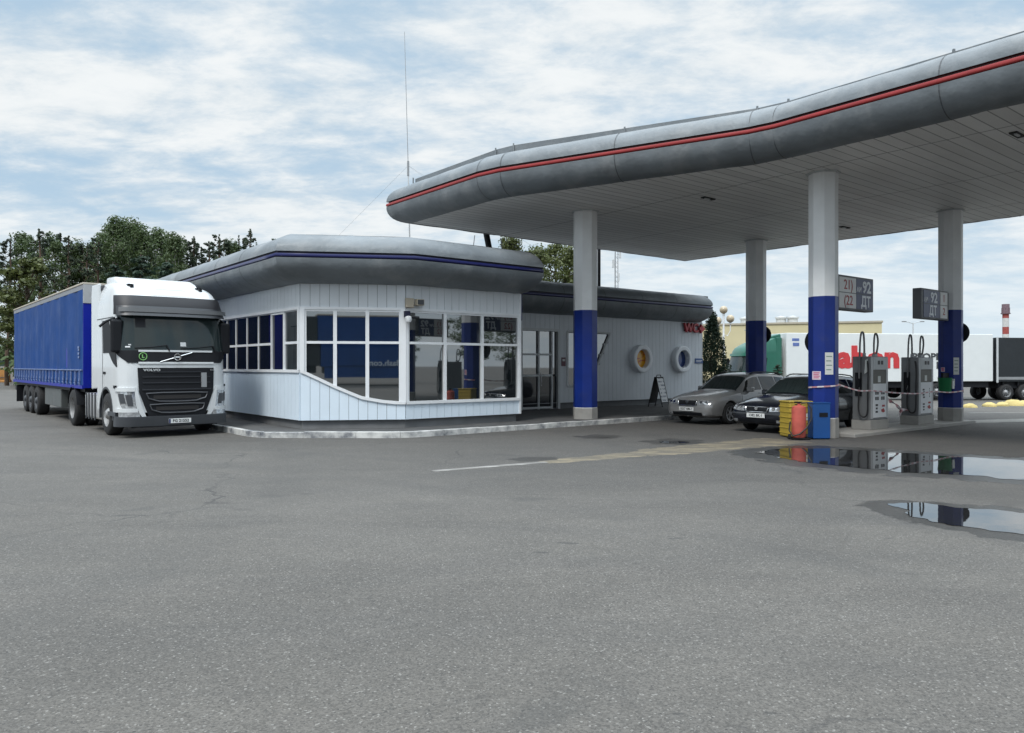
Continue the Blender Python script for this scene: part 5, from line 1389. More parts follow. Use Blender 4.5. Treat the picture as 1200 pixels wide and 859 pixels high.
# ------------------------------------------------ distant lorries beyond the pumps
def far_lorry(name, label, front, back, cabcol, side, zdrop=True, cab=True, TL=13.6):
    d = (Vector(back)-Vector(front)).normalized(); rz = math.atan2(-d.x, d.y)     # local +y runs back
    x, y = front; z = gz(x+6*d.x, y+6*d.y)
    o = thing(name, label, 'truck', (x, y, z), rz)
    T0 = 2.8 if cab else 0.0
    if cab:
        cb = Cab(top=3.7, yb=2.2, yf=[(.3, .0), (1.2, 0), (1.7, .10), (2.6, .34), (2.9, .42), (3.1, .55), (3.3, .85), (3.5, 1.3), (3.7, 1.9)], wt=[(2.9, 1.0), (3.3, .97), (3.7, .9)])
        cb.shell(.6, 'cab', cabcol, o)
        cb.patch(zr(1.72, 2.60, 6), -1.8, 1.8, .012, 'windscreen', M_screen, o, .03)
        cb.patch(zr(2.62, 2.78, 2), -1.8, 1.8, .10, 'sun_visor', cabcol, o, .03)
        for sg in (-1, 1):
            cb.patch(zr(1.72, 2.5, 5), lambda z, sg=sg: sg*lerp(2.06, 2.25, (z-1.72)/.78), sg*2.60, .01, 'side_window', M_carglass, o, .02)
            cb.patch([1.42, 1.5, 1.6], sg*1.9, sg*2.99, .014, 'stripe', M_white, o, .02); cb.patch([1.42, 1.5, 1.6], 0, sg*1.9, .014, 'stripe', M_white, o, .02)
            cb.patch(zr(.72, .98, 2), sg*1.05, sg*1.85, .02, 'headlight', M_lamp, o, .03)
            xm = 1.25+sg*1.36; mb = MB(); mb.box(xm-.12, xm+.12, .32, .44, 1.72, 2.5); mb.build('mirror', M_black, o, bevel=.03)
        cb.patch(zr(.62, 1.38, 5), -.95, .95, .02, 'grille', M_dgrey, o, .03)
        for k in range(4): cb.patch([.72+k*.18, .76+k*.18], -.88, .88, .035, 'grille_bar', M_lgrey, o, .02)
        cb2 = Cab(yf=[(.2, 0), (.7, 0)]); cb2.patch([.28, .4, .6], -2.1, 2.1, .05, 'bumper', M_lgrey, o, .1)
        mb = MB(); mb.xprism([(1.5, 3.55), (1.9, 3.78), (2.6, 3.95), (2.65, 3.6)], .25, 2.25); mb.build('roof_spoiler', cabcol, o, bevel=.05)
        for x0, x1 in ((.03, .1), (2.4, 2.47)):
            mb = MB(); mb.xprism([(2.2, .95), (2.55, .95), (2.55, 3.7), (2.2, 3.7)], x0, x1); mb.build('side_deflector', cabcol, o, bevel=.02)
        mb = MB(); mb.tube([(.3, 1.6, 3.75), (.32, 1.5, 4.15), (.2, 1.3, 4.25)], .03); mb.build('horn', M_grey, o)
        mb = MB(); mb.box(.8, 1.7, 1.2, 6, .6, .95); mb.box(.1, .6, 2.3, 3.6, .35, .95); mb.box(1.9, 2.4, 2.3, 3.6, .35, .95); mb.build('chassis', M_black, o)
        for xx, s in ((.18, -1), (2.32, 1)): wheel(o, (xx, 1.4, .5), .5, .32, s, M_grey); wheel(o, (xx, 5.0, .5), .5, .5, s, M_grey)
    return o, T0, rz
M_gcab = pm('lorry_green_paint', (.018, .125, .085), .35, var=.06, coat=.4)
fl, T0, rz = far_lorry('green_lorry', 'green lorry cab pulling a white trailer with big red letters behind the pumps', (13.0, 46.8), (30.0, 49.5), M_gcab, M_white)
TL = 13.7; mb = MB(); mb.box(0, 2.55, T0, T0+TL, 1.08, 3.98); mb.build('trailer_box', pm('trailer_white', (.72, .75, .75), .4, var=.03, dirt=.2, dcol=(.55, .55, .53), ds=.8), fl, bevel=.03)
mb = MB(); mb.box(.15, 2.4, T0+.2, T0+TL-.2, .72, 1.08); mb.build('trailer_frame', M_black, fl)
mb = MB(); mb.box(.4, 2.1, T0-.38, T0-.01, 2.5, 3.75); fu = mb.build('cooling_unit', M_lgrey, fl, bevel=.05)
mb = MB()
for k in range(6): mb.box(2.1, 2.115, T0-.33, T0-.06, 2.6+k*.18, 2.7+k*.18)
mb.build('vent', M_black, fu)
mb = MB(); mb.box(2.0, 2.5, T0+4.0, T0+6.6, .42, 1.0); mb.build('pallet_box', M_black, fl, bevel=.02)
for k in range(3):
    for xx, s in ((.2, -1), (2.35, 1)): wheel(fl, (xx, T0+8.6+k*1.31, .5), .5, .36, s, M_grey)
M_red_l = pm('red_lettering', (.56, .045, .05), .45); M_blk_l = pm('black_lettering', (.05, .055, .06), .5)
text('abon', 1.75, M_red_l, fl, 'lettering', (2.56, 8.1, 2.50), rz=math.pi/2, bold=.085, fit=4.1, depth=.012)
text('PEOPLE', .56, M_blk_l, fl, 'lettering', (2.56, 12.1, 2.58), rz=math.pi/2, bold=.018, fit=2.25, depth=.01)
text('D', .56, M_blk_l, fl, 'lettering', (2.56, 12.8, 2.05), rz=math.pi/2, bold=.018, depth=.01); text('E', .56, M_blk_l, fl, 'lettering', (2.56, 14.2, 2.05), rz=math.pi/2, bold=.018, depth=.01)
mb = MB(); mb.box(2.552, 2.56, T0+.35, T0+.8, 3.5, 3.66); mb.box(2.552, 2.56, T0+.4, T0+.8, 3.2, 3.4); mb.build('small_mark', pm('small_blue_lettering', (.12, .18, .42), .5, var=.3, vs=6), fl)
# dark trailer standing tail to tail with the white one
e = Vector((13.0, 46.8))+(Vector((30.0, 49.5))-Vector((13.0, 46.8))).normalized()*(T0+TL+.15)
dd = (Vector((30.0, 49.5))-Vector((13.0, 46.8))).normalized(); e = e+Vector((0, -.1))
fb, T1, _ = far_lorry('dark_trailer', 'charcoal curtain trailer standing right of the white lettered trailer', tuple(e), tuple(e+dd*5), None, None, cab=False)
M_char = pm('charcoal_tarpaulin', (.014, .018, .022), .6, var=.15, vs=1, bump=.02, bs=1.5)
mb = MB(); mb.box(0, 2.55, 0, 13.5, 1.15, 3.88); mb.build('trailer_box', M_char, fb, bevel=.03)
mb = MB(); mb.box(2.55, 2.57, .02, 13.5, 1.28, 1.45); mb.build('hem', M_grey, fb); mb = MB(); mb.box(2.55, 2.58, 0, .12, 1.1, 3.9); mb.build('corner_post', M_lgrey, fb)
mb = MB(); mb.box(.2, 2.35, .3, 13.3, .75, 1.15)
for k in range(12): mb.box(2.35, 2.5, .5+k*1.05, .56+k*1.05, .9, 1.2)
mb.build('trailer_frame', M_black, fb)
for k in range(3):
    for xx, s in ((.2, -1), (2.35, 1)): wheel(fb, (xx, .75+k*1.31, .5), .5, .36, s, M_grey)
mb = MB(); mb.box(2.0, 2.5, 5.0, 7.5, .45, 1.05); mb.build('pallet_box', M_black, fb)

# the blue trailer parked across the yard behind the photographer; the shop windows mirror it
bt = thing('blue_trailer', 'blue curtain trailer parked across the yard and mirrored in the big windows', 'trailer', (-3.05, -8.1, 0), -math.pi/2+.005)
mb = MB(); mb.box(-2.5, 0, 0, 13.6, 1.1, 3.95); mb.build('trailer_box', M_tarp, bt, bevel=.03)
mb = MB(); mb.box(-2.46, -2.42, .2, 8.9, .45, 1.09); mb.build('side_skirt', M_tarp, bt)
mb = MB(); mb.box(-2.4, -.1, .2, 13.3, .7, 1.1); mb.build('trailer_frame', M_black, bt)
mb = MB(); mb.box(-2.52, .02, -.02, 13.62, 3.95, 4.02); mb.build('trailer_roof', M_beige, bt)
for k in range(3):
    for xx, s in ((-2.3, -1), (-.2, 1)): wheel(bt, (xx, 9.6+k*1.31, .5), .5, .36, s, M_grey)
text('i-flash.com', .46, pm('pale_lettering', (.55, .6, .65), .5), bt, 'lettering', (-2.504, 3.85, 1.32), rz=-math.pi/2, depth=.006, bold=.012, fit=2.25)

dt = copy_tree(fb); dt['label'] = 'second charcoal curtain trailer, added out of view to darken the shop window reflection'
dt.location = (-16.6, -5.6, 0); dt.rotation_euler = (0, 0, -math.pi/2)  # extra copy added behind the viewpoint so the left front pane mirrors something dark
# ================================================================== trees and the distance
M_bark = pm('bark', (.075, .055, .040), .9, var=.3, vs=5)
M_pbark = pm('pine_bark', (.085, .055, .038), .9, var=.35, vs=4)
M_birch = pm('birch_bark', (.45, .44, .41), .8, var=.3, vs=6)
L_pine = pm('pine_needles', (.028, .046, .030), .7, var=.35, vs=.7, leaf=True)
L_dec = pm('broad_leaves', (.050, .084, .033), .6, var=.35, vs=.6, leaf=True)
L_light = pm('pale_leaves', (.075, .100, .034), .6, var=.3, vs=.6, leaf=True)
L_spruce = pm('spruce_needles', (.030, .060, .046), .7, var=.3, vs=.7, leaf=True)
L_thuja = pm('thuja_leaves', (.015, .034, .020), .75, var=.25, vs=2.5, leaf=True)

def leafclump(mb, c, r, n, size, rnd, flat=1.0, up=.3):
    for _ in range(n):
        while True:
            p = Vector((rnd.uniform(-1, 1), rnd.uniform(-1, 1), rnd.uniform(-1, 1)))
            if .15 < p.length <= 1: break
        q = Vector(c)+Vector((p.x*r, p.y*r, p.z*r*flat))
        nrm = (p+Vector((rnd.gauss(0, .5), rnd.gauss(0, .5), rnd.gauss(0, .5)+up))).normalized()
        u = nrm.orthogonal().normalized(); a = rnd.uniform(0, 6.28); u, v = u*math.cos(a)+nrm.cross(u)*math.sin(a), nrm.cross(u)*math.cos(a)-u*math.sin(a)
        s = size*rnd.uniform(.45, 1.5)
        k = len(mb.v); mb.v += [tuple(q-u*s*.5), tuple(q+v*s*.32), tuple(q+u*s*.5), tuple(q-v*s*.32)]; mb.f.append((k, k+1, k+2, k+3)); mb.m.append(0)
def limb(mb, a, b, r0, r1, rnd, n=5, wob=.06):
    a = Vector(a); b = Vector(b); L = (b-a).length; pts = []
    for k in range(n+1):
        t = k/n; w = wob*L*math.sin(t*math.pi)
        pts.append(a.lerp(b, t)+Vector((rnd.uniform(-w, w), rnd.uniform(-w, w), rnd.uniform(-w, w)*.5)))
    mb.tube(pts, [lerp(r0, r1, k/n) for k in range(n+1)], 6)
    return pts
def tree_mesh(kind, h, rnd):
    """returns trunk and crown builders, base at the origin"""
    t = MB(); c = MB()
    if kind == 'pine':
        pts = limb(t, (0, 0, 0), (rnd.uniform(-.4, .4), rnd.uniform(-.4, .4), h*.97), h*.017, h*.004, rnd, 8, .015)
        n = int(h*2.5)
        for i in range(n):
            f = .32+.66*(i/n)**.85; z = h*f; L = h*.155*(1.04-f)**.75*rnd.uniform(.45, 1.35)+.15; a = rnd.uniform(0, 6.28)
            b = Vector((math.cos(a)*L, math.sin(a)*L, z+L*rnd.uniform(.1, .6)))
            limb(t, (0, 0, z), b, .045, .015, rnd, 3)
            for q in (.6, .85, 1.05):
                if rnd.random() < .85: leafclump(c, Vector((0, 0, z)).lerp(b, q), (.22+.06*L)*rnd.uniform(.7, 1.4), 24, .22, rnd, .6, .6)
        for k in range(5): leafclump(c, (pts[-1].x, pts[-1].y, h*(.90+.022*k)), .26-.04*k, 16, .2, rnd, 1.5, .5)
    elif kind == 'spruce':
        limb(t, (0, 0, 0), (0, 0, h*.98), h*.016, h*.003, rnd, 6, .005)
        n = int(h*5)
        for i in range(n):
            f = .06+.92*i/n; z = h*f; L = h*.25*(1.0-f)**.85*rnd.uniform(.75, 1.15)+.12; a = i*2.4+rnd.uniform(-.3, .3)
            b = Vector((math.cos(a)*L, math.sin(a)*L, z-L*.18))
            for q in (.35, .62, .85, 1.0):
                leafclump(c, Vector((0, 0, z)).lerp(b, q)+Vector((0, 0, -.05)), .22+.10*L*q, 20, .24, rnd, .5)
    elif kind in ('broad', 'birch'):
        hb = h*(.28 if kind == 'broad' else .35)
        pts = limb(t, (0, 0, 0), (rnd.uniform(-.5, .5), rnd.uniform(-.5, .5), h*.85), h*.018, h*.004, rnd, 8, .02)
        W = h*(.23 if kind == 'broad' else .12)
        n = int(h*2.4)
        for i in range(n):
            f = (i+.5)/n; z = hb+(h-hb)*f; prof = math.sin(math.pi*min(1, .16+f*.84))**.6
            a = i*2.4+rnd.uniform(-.5, .5); L = W*prof*rnd.uniform(.45, 1.2)
            z0 = z-L*.6; b = Vector((math.cos(a)*L, math.sin(a)*L, z+rnd.uniform(-.3, .5)))
            limb(t, (0, 0, max(h*.15, z0)), b, .07, .02, rnd, 4)
            r = h*.055*rnd.uniform(.7, 1.35)
            leafclump(c, b, r*rnd.uniform(.8, 1.15), 120, .24, rnd, .75)
            leafclump(c, b*.55+Vector((0, 0, z*.45)), r*1.05, 70, .28, rnd, .8)
        for k in range(5):
            b = Vector((rnd.uniform(-W, W)*.35, rnd.uniform(-W, W)*.35, h*rnd.uniform(.88, 1.0))); limb(t, (0, 0, h*.7), b, .05, .015, rnd, 3); leafclump(c, b, h*.04, 55, .27, rnd, 1.2)
    elif kind == 'bush':
        for k in range(5): limb(t, (0, 0, 0), (rnd.uniform(-h, h)*.3, rnd.uniform(-h, h)*.3, h*.7), .05, .02, rnd, 3)
        for k in range(34):
            a = rnd.uniform(0, 6.28); f = rnd.random()**.6; L = h*.55*math.sqrt(rnd.random()); z = h*(.15+.75*rnd.random())*(1-.35*(L/(h*.55))**2)
            leafclump(c, (L*math.cos(a), L*math.sin(a), z), h*.17, 60, .26, rnd, .8)
    elif kind == 'thuja':
        for k in range(3): limb(t, (0, 0, 0), (rnd.uniform(-.1, .1), rnd.uniform(-.1, .1), h*.9), .05, .012, rnd, 4)
        n = 150
        for k in range(n):
            f = (k+.5)/n; z = h*f; W = h*.24*(math.sin(math.pi*min(1, .22+f*.78)))**.7*(1.08-f*.55)
            a = k*2.4; L = W*math.sqrt(rnd.uniform(.25, 1.0))
            leafclump(c, (L*math.cos(a), L*math.sin(a), z), .20*rnd.uniform(.7, 1.3), 95, .080, rnd, 1.5, .1)
    return t, c
PROTO = {}
def plant(kind, variant, leaf, bark, h0, loc, hh, rz, name, label, cat, group=None, sxy=1.0):
    key = (kind, variant, leaf.name)
    if key not in PROTO:
        rnd = random.Random(hash((kind, variant)) % 1000 if False else sum(map(ord, kind))*7+variant*31)
        t, c = tree_mesh(kind, h0, rnd)
        PROTO[key] = (t, c, h0, {})
    t, c, h, cache = PROTO[key]
    o = bpy.data.objects.new(name, None); COL.objects.link(o); o.location = loc; o.rotation_euler = (0, 0, rz); k = hh/h; o.scale = (k*sxy, k*sxy, k)
    tag(o, label, cat, group)
    if not cache:
        a = t.build('trunk', bark, o, sm=60); b = c.build('crown', leaf, o, recalc=False); cache['t'] = a; cache['c'] = b
    else:
        for q in ('t', 'c'):
            d = cache[q].copy(); COL.objects.link(d); d.parent = o
    return o
FOREST = []      # (px of crown, py of top, distance, kind, variant)
FOREST = [
 (-25, 285, 70, 'broad', 1), (8, 276, 66, 'pine', 0), (30, 270, 78, 'broad', 0), (50, 266, 72, 'pine', 1), (62, 272, 84, 'broad', 2), (80, 273, 70, 'pine', 2),
 (98, 282, 82, 'pine', 0), (112, 276, 74, 'pine', 1), (122, 262, 86, 'broad', 1), (136, 251, 76, 'birch', 0), (152, 250, 80, 'birch', 1), (167, 262, 78, 'birch', 2),
 (186, 264, 84, 'birch', 0), (200, 276, 88, 'birch', 1), (216, 275, 78, 'pine', 0), (236, 287, 84, 'pine', 2), (246, 281, 80, 'pine', 1), (262, 275, 76, 'pine', 0),
 (278, 281, 86, 'pine', 1), (292, 265, 78, 'pine', 2), (304, 282, 86, 'pine', 0), (324, 277, 82, 'pine', 1), (226, 274, 79, 'pine', 2), (254, 272, 83, 'pine', 1), (284, 273, 80, 'pine', 0), (271, 280, 77, 'birch', 2), (205, 270, 76, 'birch', 0), (-8, 270, 82, 'pine', 1), (18, 283, 86, 'pine', 2), (40, 274, 88, 'pine', 0), (72, 270, 90, 'pine', 2), (88, 279, 86, 'birch', 2), (106, 284, 88, 'broad', 0), (128, 270, 84, 'pine', 1), (144, 262, 88, 'birch', 2), (176, 272, 82, 'pine', 0), (208, 283, 82, 'birch', 1), (228, 282, 90, 'pine', 1)]
FOREST.sort(key=lambda f: f[0])
KN = {'pine': 'pine_tree', 'broad': 'broadleaf_tree', 'birch': 'slender_tree'}
ORD = ['leftmost', 'second', 'third', 'fourth', 'fifth', 'sixth', 'seventh', 'eighth', 'ninth', 'tenth', 'eleventh', 'twelfth', 'thirteenth', 'fourteenth', 'fifteenth', 'sixteenth', 'seventeenth', 'eighteenth', 'nineteenth', 'twentieth', 'twenty-first', 'twenty-second', 'twenty-third', 'twenty-fourth', 'twenty-fifth', 'twenty-sixth']
cnt = {}
DESC = {'pine': 'thin-crowned dark pine', 'broad': 'dense dark broadleaf', 'birch': 'tall slender lighter tree'}
tot = {k: sum(1 for f in FOREST if f[3] == k) for k in KN}
for (px, py, Y, kind, var) in FOREST:
    p = PT(px, py, Y); k = cnt.get(kind, 0); cnt[kind] = k+1
    base = {'pine': 16.0, 'broad': 15.0, 'birch': 17.0}[kind]
    leaf = {'pine': L_pine, 'broad': L_dec, 'birch': L_dec}[kind]; bark = {'pine': M_pbark, 'broad': M_bark, 'birch': M_birch}[kind]
    where = 'behind the blue trailer' if px < 105 else ('behind the white truck cab' if px < 190 else 'above the shop roof')
    rank = ORD[k]+' from the left' if k else 'leftmost'
    plant(kind, var, leaf, bark, base, (p.x, p.y, 0), p.z*(.95 if kind != 'pine' else .985), RND.uniform(0, 6.28), KN[kind], '%s, %s of its kind %s' % (DESC[kind], rank.replace(' from the left', ' from left'), where), 'tree', 'trees of the wood on the left', RND.uniform(.78, 1.02))
plant('broad', 3, L_light, M_bark, 9.0, (PT(32, 310, 60).x, 60, 0), PT(32, 308, 60).z, 1.0, 'broadleaf_tree', 'smaller rounded yellow-green tree in front of the dark wood, left of the blue trailer top', 'tree', 'trees of the wood on the left', 1.25)
for i, (px, py, Y) in enumerate([(136, 307, 58), (165, 296, 60), (195, 303, 60)]):
    p = PT(px, py, Y); plant('spruce', i % 2, L_spruce, M_bark, 10.0, (p.x, p.y, 0), p.z, i*1.9, 'spruce_tree', ['blue-green spruce directly above the white truck cab, shortest of three', 'blue-green spruce behind the truck cab, tallest of three', 'blue-green spruce nearest the shop roof, rightmost of three'][i], 'tree', 'spruces behind the truck', 1.25)
for i, (px, py, Y) in enumerate([(-6, 396, 90), (9, 392, 92), (26, 398, 89), (95, 352, 66), (120, 345, 62)]):
    p = PT(px, py, Y); plant('bush', i % 2, L_dec, M_bark, 4.0, (p.x, p.y, 0), p.z, i*1.3, 'bush', ORD[i]+(' dark bush from the left under the trees of the wood' if i else ' dark bush under the trees of the wood'), 'bush', 'bushes under the wood', 1.3)
# trees beyond the right-hand edge of the yard, mirrored in the corner windows
for i, (x, y, hh) in enumerate([(58, 9, 8.5), (63, 3, 10), (56, -3, 7), (66, -9, 9.5), (60, -16, 8)]):
    plant('broad', i % 3, L_dec, M_bark, 15.0, (x, y, -.4), hh, i*1.7, 'broadleaf_tree', 'green broadleaf tree beyond the right edge of the yard, %s in its row' % ORD[i].replace('leftmost', 'first'), 'tree', 'trees beyond the right edge', 1.25)
# trees showing over the roofs behind the shop
for i, (px, py, Y, kind, var) in enumerate([(598, 281, 52, 'birch', 2), (628, 292, 50, 'birch', 1), (650, 289, 54, 'broad', 2), (668, 294, 52, 'birch', 0)]):
    p = PT(px, py, Y); plant(kind, var, L_light, M_bark, 17.0 if kind == 'birch' else 15.0, (p.x, p.y, 0), p.z, i*2.1, 'broadleaf_tree', ['light green tree over the right end of the hall roof', 'loose light green tree over the wing roof, second from the hall', 'fuller light green tree over the wing roof, left of the white column', 'light green tree just behind the white column top'][i], 'tree', 'trees behind the shop', 1.1)
# thuja at the end of the wing, small conifers by the lorry
p = PT(835, 371, 34.8); plant('thuja', 0, L_thuja, M_bark, 4.0, (p.x, p.y, 0), p.z, .5, 'thuja', 'tall dark green thuja against the end of the white wing', 'shrub', None, .9)
p = PT(845, 432, 35.0); plant('thuja', 1, L_thuja, M_bark, 4.0, (p.x, p.y, 0), p.z, 2.5, 'thuja', 'low dark thuja between the tall one and the green lorry', 'shrub', None, 1.6)
p = PT(911, 427, 36); plant('spruce', 1, L_pine, M_bark, 10.0, (p.x, p.y, 0), p.z, 2.0, 'young_conifer', 'small brownish young conifer between the green lorry and the white trailer front', 'shrub', None, 1.5)

# ---- ornamental globe lamps, street lamp, chimney, mast
p = PT(848, 430, 38.5)
o = thing('globe_lamp', 'ornamental white lamp post with amber globes behind the thuja', 'lamp', (p.x, p.y, 0))
mb = MB(); mb.lathe([(.12, 0), (.12, .3), (.07, .45), (.06, 2.2), (.085, 2.25), (.085, 2.35), (.05, 2.4), (.045, 4.3), (.001, 4.32)], n=14); mb.build('post', M_white, o, sm=40)
M_globe = pm('amber_globe', (.46, .385, .27), .35, var=.12, coat=.2)
for dx, dz in ((.34, 3.85), (-.30, 3.75), (.0, 4.3)):
    mb = MB(); mb.lathe([(.20*math.sin(math.pi*k/12)+.0005, -.20*math.cos(math.pi*k/12)) for k in range(13)], (dx, 0, dz+.25), n=20); g = mb.build('globe', M_globe, o, sm=60)
    mb = MB(); mb.cyl((dx, 0, dz-.02), (dx, 0, dz+.05), .07)
    if dx: mb.tube([(0, 0, dz-.55), (dx*.6, 0, dz-.62), (dx, 0, dz-.35), (dx, 0, dz)], .022, 6)
    mb.build('arm', M_white, o)
p = PT(1070, 430, 72); zz = gz(p.x, p.y)
o = thing('street_lamp', 'thin double-armed street lamp above the white trailer', 'lamp', (p.x, p.y, zz))
hz = PT(1070, 379, 72).z-zz
mb = MB(); mb.tube([(0, 0, 0), (0, 0, hz)], [.09, .05], 8); mb.build('post', M_lgrey, o)
for sg in (-1, 1):
    mb = MB(); mb.tube([(0, 0, hz-.1), (sg*.45, 0, hz+.05), (sg*.75, 0, hz+.08)], .035, 6); a = mb.build('arm', M_lgrey, o); mb = MB(); mb.box(min(sg*.65, sg*1.05), max(sg*.65, sg*1.05), -.1, .1, hz+.05, hz+.15); mb.build('lamp_head', M_grey, a, bevel=.03)
p = PT(1178.5, 430, 190); 
o = thing('chimney', 'red and white banded chimney far behind the trailers', 'chimney', (p.x, p.y, -.4))
zt = PT(1178, 357, 190).z
M_cred = pm('chimney_red', (.32, .07, .06), .8, var=.15); M_cwh = pm('chimney_white', (.55, .55, .54), .8, var=.1); M_cdk = pm('chimney_head', (.18, .12, .14), .8, var=.2)
bands = [0, zt*.2, zt*.4, zt-7.2, zt-5.4, zt-3.2, zt-2.0, zt+.3]
for k in range(len(bands)-1):
    r0 = .72 if k < 6 else .85
    mb = MB(); mb.cyl((0, 0, bands[k]), (0, 0, bands[k+1]), r0, n=20); mb.build('band', (M_cdk if k == 6 else (M_cred if k % 2 == 1 else M_cwh)), o, sm=40)
mb = MB()
for k in range(6):
    a = k*math.pi/3; mb.box(.85*math.cos(a)-.12, .85*math.cos(a)+.12, .85*math.sin(a)-.12, .85*math.sin(a)+.12, zt-2.2, zt-.6)
mb.lathe([(.7, zt-2.2), (1.1, zt-2.1), (1.1, zt-1.95), (.7, zt-1.95)], n=20); mb.build('gallery', M_cdk, o)
p = PT(722, 430, 95); zt = PT(722, 296, 95).z
o = thing('lattice_mast', 'thin lattice radio mast over the wing roof right of the white column', 'mast', (p.x, p.y, 0))
mb = MB(); w = .28
for q in ((w, 0), (-w*.5, w*.87), (-w*.5, -w*.87)): mb.tube([(q[0], q[1], 0), (q[0]*.8, q[1]*.8, zt)], .045, 5)
k = 0; z = 0
while z < zt-.6:
    for a, b in (((w, 0), (-w*.5, w*.87)), ((-w*.5, w*.87), (-w*.5, -w*.87)), ((-w*.5, -w*.87), (w, 0))): mb.tube([(a[0], a[1], z), (b[0], b[1], z+.6)], .025, 4)
    z += .6
mb.build('lattice', M_grey, o)
mb = MB()
for z, dx in ((zt-.3, .5), (zt-1.5, -.35), (zt-3.2, .3)): mb.box(dx-.12, dx+.12, -.15, .15, z-.5, z+.5); mb.tube([(0, 0, z), (dx, 0, z)], .04, 5)
mb.build('antenna', M_lgrey, o)
# ---- pale yellow works building behind the lorries
p0 = PT(790, 430, 118); p1 = PT(1033.5, 430, 108); zt = 7.9
fr = Fr(p0, p1)
o = thing('works_building', 'long pale yellow flat-roofed works building behind the lorries', 'building', (p0.x, p0.y, -.45), fr.rz)
M_yw = pm('pale_yellow_wall', (.56, .50, .31), .8, var=.06, vs=.3); 
mb = MB(); mb.box(0, fr.L, 0, 30, 0, zt+.45); mb.build('wall', M_yw, o)
mb = MB(); mb.box(-.15, fr.L+.15, -.15, 30.15, zt+.455, zt+.72); mb.build('parapet', pm('parapet_tan', (.40, .36, .28), .7), o)
for k, px in enumerate((872, 915, 929)):
    s = fr.spx(px); mb = MB(); mb.cyl((s, 4, zt+.5), (s, 4, zt+1.5), .75, n=14); mb.lathe([(.9, zt+1.5), (.9, zt+1.75), (.001, zt+1.95)], (s, 4, 0), n=14); mb.build('roof_vent', M_lgrey, o, sm=40)
mb = MB()
for k in range(9): s = 4+k*4.2; mb.box(s, s+2.4, -.03, .02, 1.4, 3.0)
mb.build('window', M_carglass, o)
mb = MB(); s = fr.spx(996); mb.box(s-.6, s+.6, -1.2, -.02, 3.6, 4.3); mb.build('vent_box', M_grey, o)
# ---- concrete wall and barrier at the far left
a = PT(-70, 430, 84); b = PT(140, 430, 86); fr = Fr(a, b)
o = thing('concrete_wall', 'low grey concrete wall at the edge of the yard left of the trailer', 'wall', (a.x, a.y, 0), fr.rz)
mb = MB(); n = int(fr.L/2.4)
for k in range(n): mb.box(k*2.4+.01, k*2.4+2.39, 0, .2, 0, 1.68)
mb.build('panel', M_conc, o)
mb = MB(); mb.box(0, n*2.4, .05, .15, 1.69, 2.3); mb.build('rail_sheet', pm('dark_green_sheet', (.03, .06, .045), .6), o)
p = G(4, 449); 
o = thing('road_barrier', 'rusty orange barrier block in front of the concrete wall at the left edge', 'barrier', (p.x, p.y, 0), .05)
M_rust = pm('rusty_orange', (.40, .19, .05), .7, var=.25, vs=2, dirt=.5, dcol=(.16, .1, .07), ds=2)
mb = MB(); mb.xprism([(-.4, 0), (.4, 0), (.4, .15), (.2, .35), (.12, 1.5), (-.12, 1.5), (-.2, .35), (-.4, .15)], -1.6, .62); mb.build('block', M_rust, o, bevel=.02)
mb = MB(); mb.box(-1.5, .5, -.42, -.3, .48, .56); mb.build('stripe', M_dgrey, o)
# ---- painted yellow stones by the road on the right
M_stone = pm('yellow_stone', (.50, .40, .16), .8, var=.2, vs=3, dirt=.4, ds=3, dcol=(.3, .27, .2))
SL = ['leftmost yellow painted stone beside the right-hand column', 'second yellow painted stone from the right-hand column', 'yellow painted stone below the black trailer wheels', 'largest yellow painted stone, leaning on its neighbour below the black trailer', 'pale yellow stone at the right edge of the photo']
proto = None
for i, (px, py, s) in enumerate([(1136.5, 477.5, .30), (1159.5, 475.8, .34), (1174.5, 474.8, .34), (1188, 474.0, .5), (1199, 473.5, .42)]):
    x = G(px, py); x = G(px, py, gz(x.x, x.y)); x.z = gz(x.x, x.y)
    if proto is None:
        o = proto = thing('painted_stone', SL[i], 'stone', tuple(x), 0, 'yellow painted stones')
        mb = MB(); rn = random.Random(5); vs = []; n, m = 16, 8
        for a in range(m+1):
            for k in range(n):
                t = math.pi*.5*a/m; ph = 2*math.pi*k/n; d = Vector((math.cos(t)*math.cos(ph)*1.1, math.cos(t)*math.sin(ph)*.7, math.sin(t)*.62)); d *= 1+.16*mnoise.noise(d*2.2)
                vs.append(tuple(d))
        mb.add(vs, [(a*n+k, a*n+(k+1) % n, (a+1)*n+(k+1) % n, (a+1)*n+k) for a in range(m) for k in range(n)]+[tuple(range(n))[::-1]])
        mb.build('stone', M_stone, o, sm=60)
    else:
        o = copy_tree(proto); o['label'] = SL[i]
    o.location = tuple(x); o.scale = (s, s, s); o.rotation_euler = (0, 0, i*1.7)

# ================================================================== sky, sun, camera
w = bpy.data.worlds.new('World'); SC.world = w; w.use_nodes = True
nt = w.node_tree; nt.nodes.clear()
out = nt.nodes.new('ShaderNodeOutputWorld'); bg = nt.nodes.new('ShaderNodeBackground'); nt.links.new(bg.outputs[0], out.inputs[0])
sky = nt.nodes.new('ShaderNodeTexSky'); sky.sky_type = 'NISHITA'; sky.sun_disc = False
SUN_EL = math.radians(52); SUN_AZ = math.radians(205)     # compass-like: clockwise from +Y
sky.sun_elevation = SUN_EL; sky.sun_rotation = SUN_AZ; sky.air_density = 1.0; sky.dust_density = 2.0; sky.ozone_density = 1.0
tc = nt.nodes.new('ShaderNodeTexCoord'); sx = nt.nodes.new('ShaderNodeSeparateXYZ'); nt.links.new(tc.outputs['Generated'], sx.inputs[0])
zc = mth(nt, 'MAXIMUM', sx.outputs[2], 0.0)
den = mth(nt, 'ADD', zc, .16)
cb = nt.nodes.new('ShaderNodeCombineXYZ')
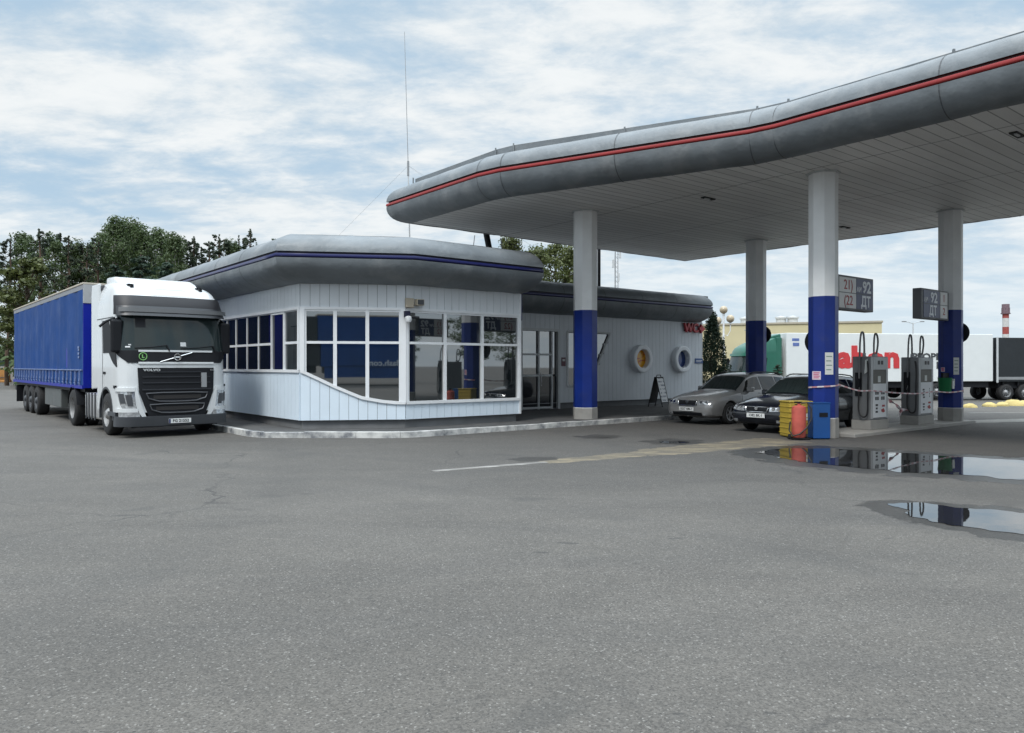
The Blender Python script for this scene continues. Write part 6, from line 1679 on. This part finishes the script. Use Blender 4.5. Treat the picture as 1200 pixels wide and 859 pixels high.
nt.links.new(mth(nt, 'DIVIDE', sx.outputs[0], den), cb.inputs[0]); nt.links.new(mth(nt, 'DIVIDE', sx.outputs[1], den), cb.inputs[1])
v = cb.outputs[0]
n1 = noiset(nt, mapped(nt, v, (1.0, 1.15, 1), (0, 0, .5), (CLX, CLY, 0)), 1.25, 10, .60, .3)
n2 = noiset(nt, mapped(nt, v, (1.4, 2.6, 1), (0, 0, -.3), (4, 1, 0)), 1.6, 8, .62, .3)
n3 = noiset(nt, mapped(nt, v, (1, 1.5, 1), (0, 0, .2), (9, 3, 0)), 3.6, 11, .66, .2)
cover = mrange(nt, mth(nt, 'ADD', mth(nt, 'ADD', mth(nt, 'MULTIPLY', n1, .50), mth(nt, 'MULTIPLY', n3, .32)), mth(nt, 'MULTIPLY', n2, .18)), .39, .575, 0, 1, True)
hz = mrange(nt, zc, 0.0, .14, .6, 0.0, True)
cover = mth(nt, 'MAXIMUM', cover, hz)
shade = mrange(nt, mth(nt, 'ADD', mth(nt, 'MULTIPLY', n3, .6), mth(nt, 'MULTIPLY', n1, .4)), .34, .64, 0, 1, True)
SK = 1/.1
HZC = tuple(a*SK for a in CL_HOR)
cl = mixc(nt, shade, tuple(a*SK for a in CL_GREY), tuple(a*SK for a in CL_WHITE))
skc = mixc(nt, SKYMIX, sky.outputs[0], tuple(a*SK for a in CL_BLUE))
col = mixc(nt, cover, skc, cl)
col = mixc(nt, mrange(nt, zc, 0.02, .22, .7, 0.0, True), col, HZC)
lift = mrange(nt, zc, .46, .95, 1.0, ZEN, True)
col = mixc(nt, 1.0, col, lift, 'MULTIPLY')
nt.links.new(col, bg.inputs[0]); bg.inputs[1].default_value = .1
sd = bpy.data.lights.new('sun', 'SUN'); sd.energy = SUN_E; sd.angle = math.radians(14); sd.color = (1, .96, .90)
so = bpy.data.objects.new('sun', sd); COL.objects.link(so)
dirv = Vector((math.sin(SUN_AZ)*math.cos(SUN_EL), math.cos(SUN_AZ)*math.cos(SUN_EL), math.sin(SUN_EL)))
so.rotation_euler = dirv.to_track_quat('Z', 'Y').to_euler()
cd = bpy.data.cameras.new('camera'); cd.sensor_width = 36; cd.lens = 36*F/1200; cd.clip_start = .05; cd.clip_end = 4000
cd.shift_y = -.5/1200
co = bpy.data.objects.new('camera', cd); COL.objects.link(co); co.location = (0, 0, H); co.rotation_euler = (math.pi/2, 0, 0)
SC.camera = co
SC.view_settings.view_transform = 'Standard'; SC.view_settings.look = 'None'; SC.view_settings.gamma = 1; SC.view_settings.exposure = EXPO; SC.view_settings.use_curve_mapping = False
SC.render.engine = 'CYCLES'
SC.cycles.use_denoising = True; SC.cycles.max_bounces = 7; SC.cycles.diffuse_bounces = 3; SC.cycles.glossy_bounces = 4; SC.cycles.transparent_max_bounces = 8
SC.cycles.caustics_reflective = False; SC.cycles.caustics_refractive = False; SC.cycles.sample_clamp_indirect = 6
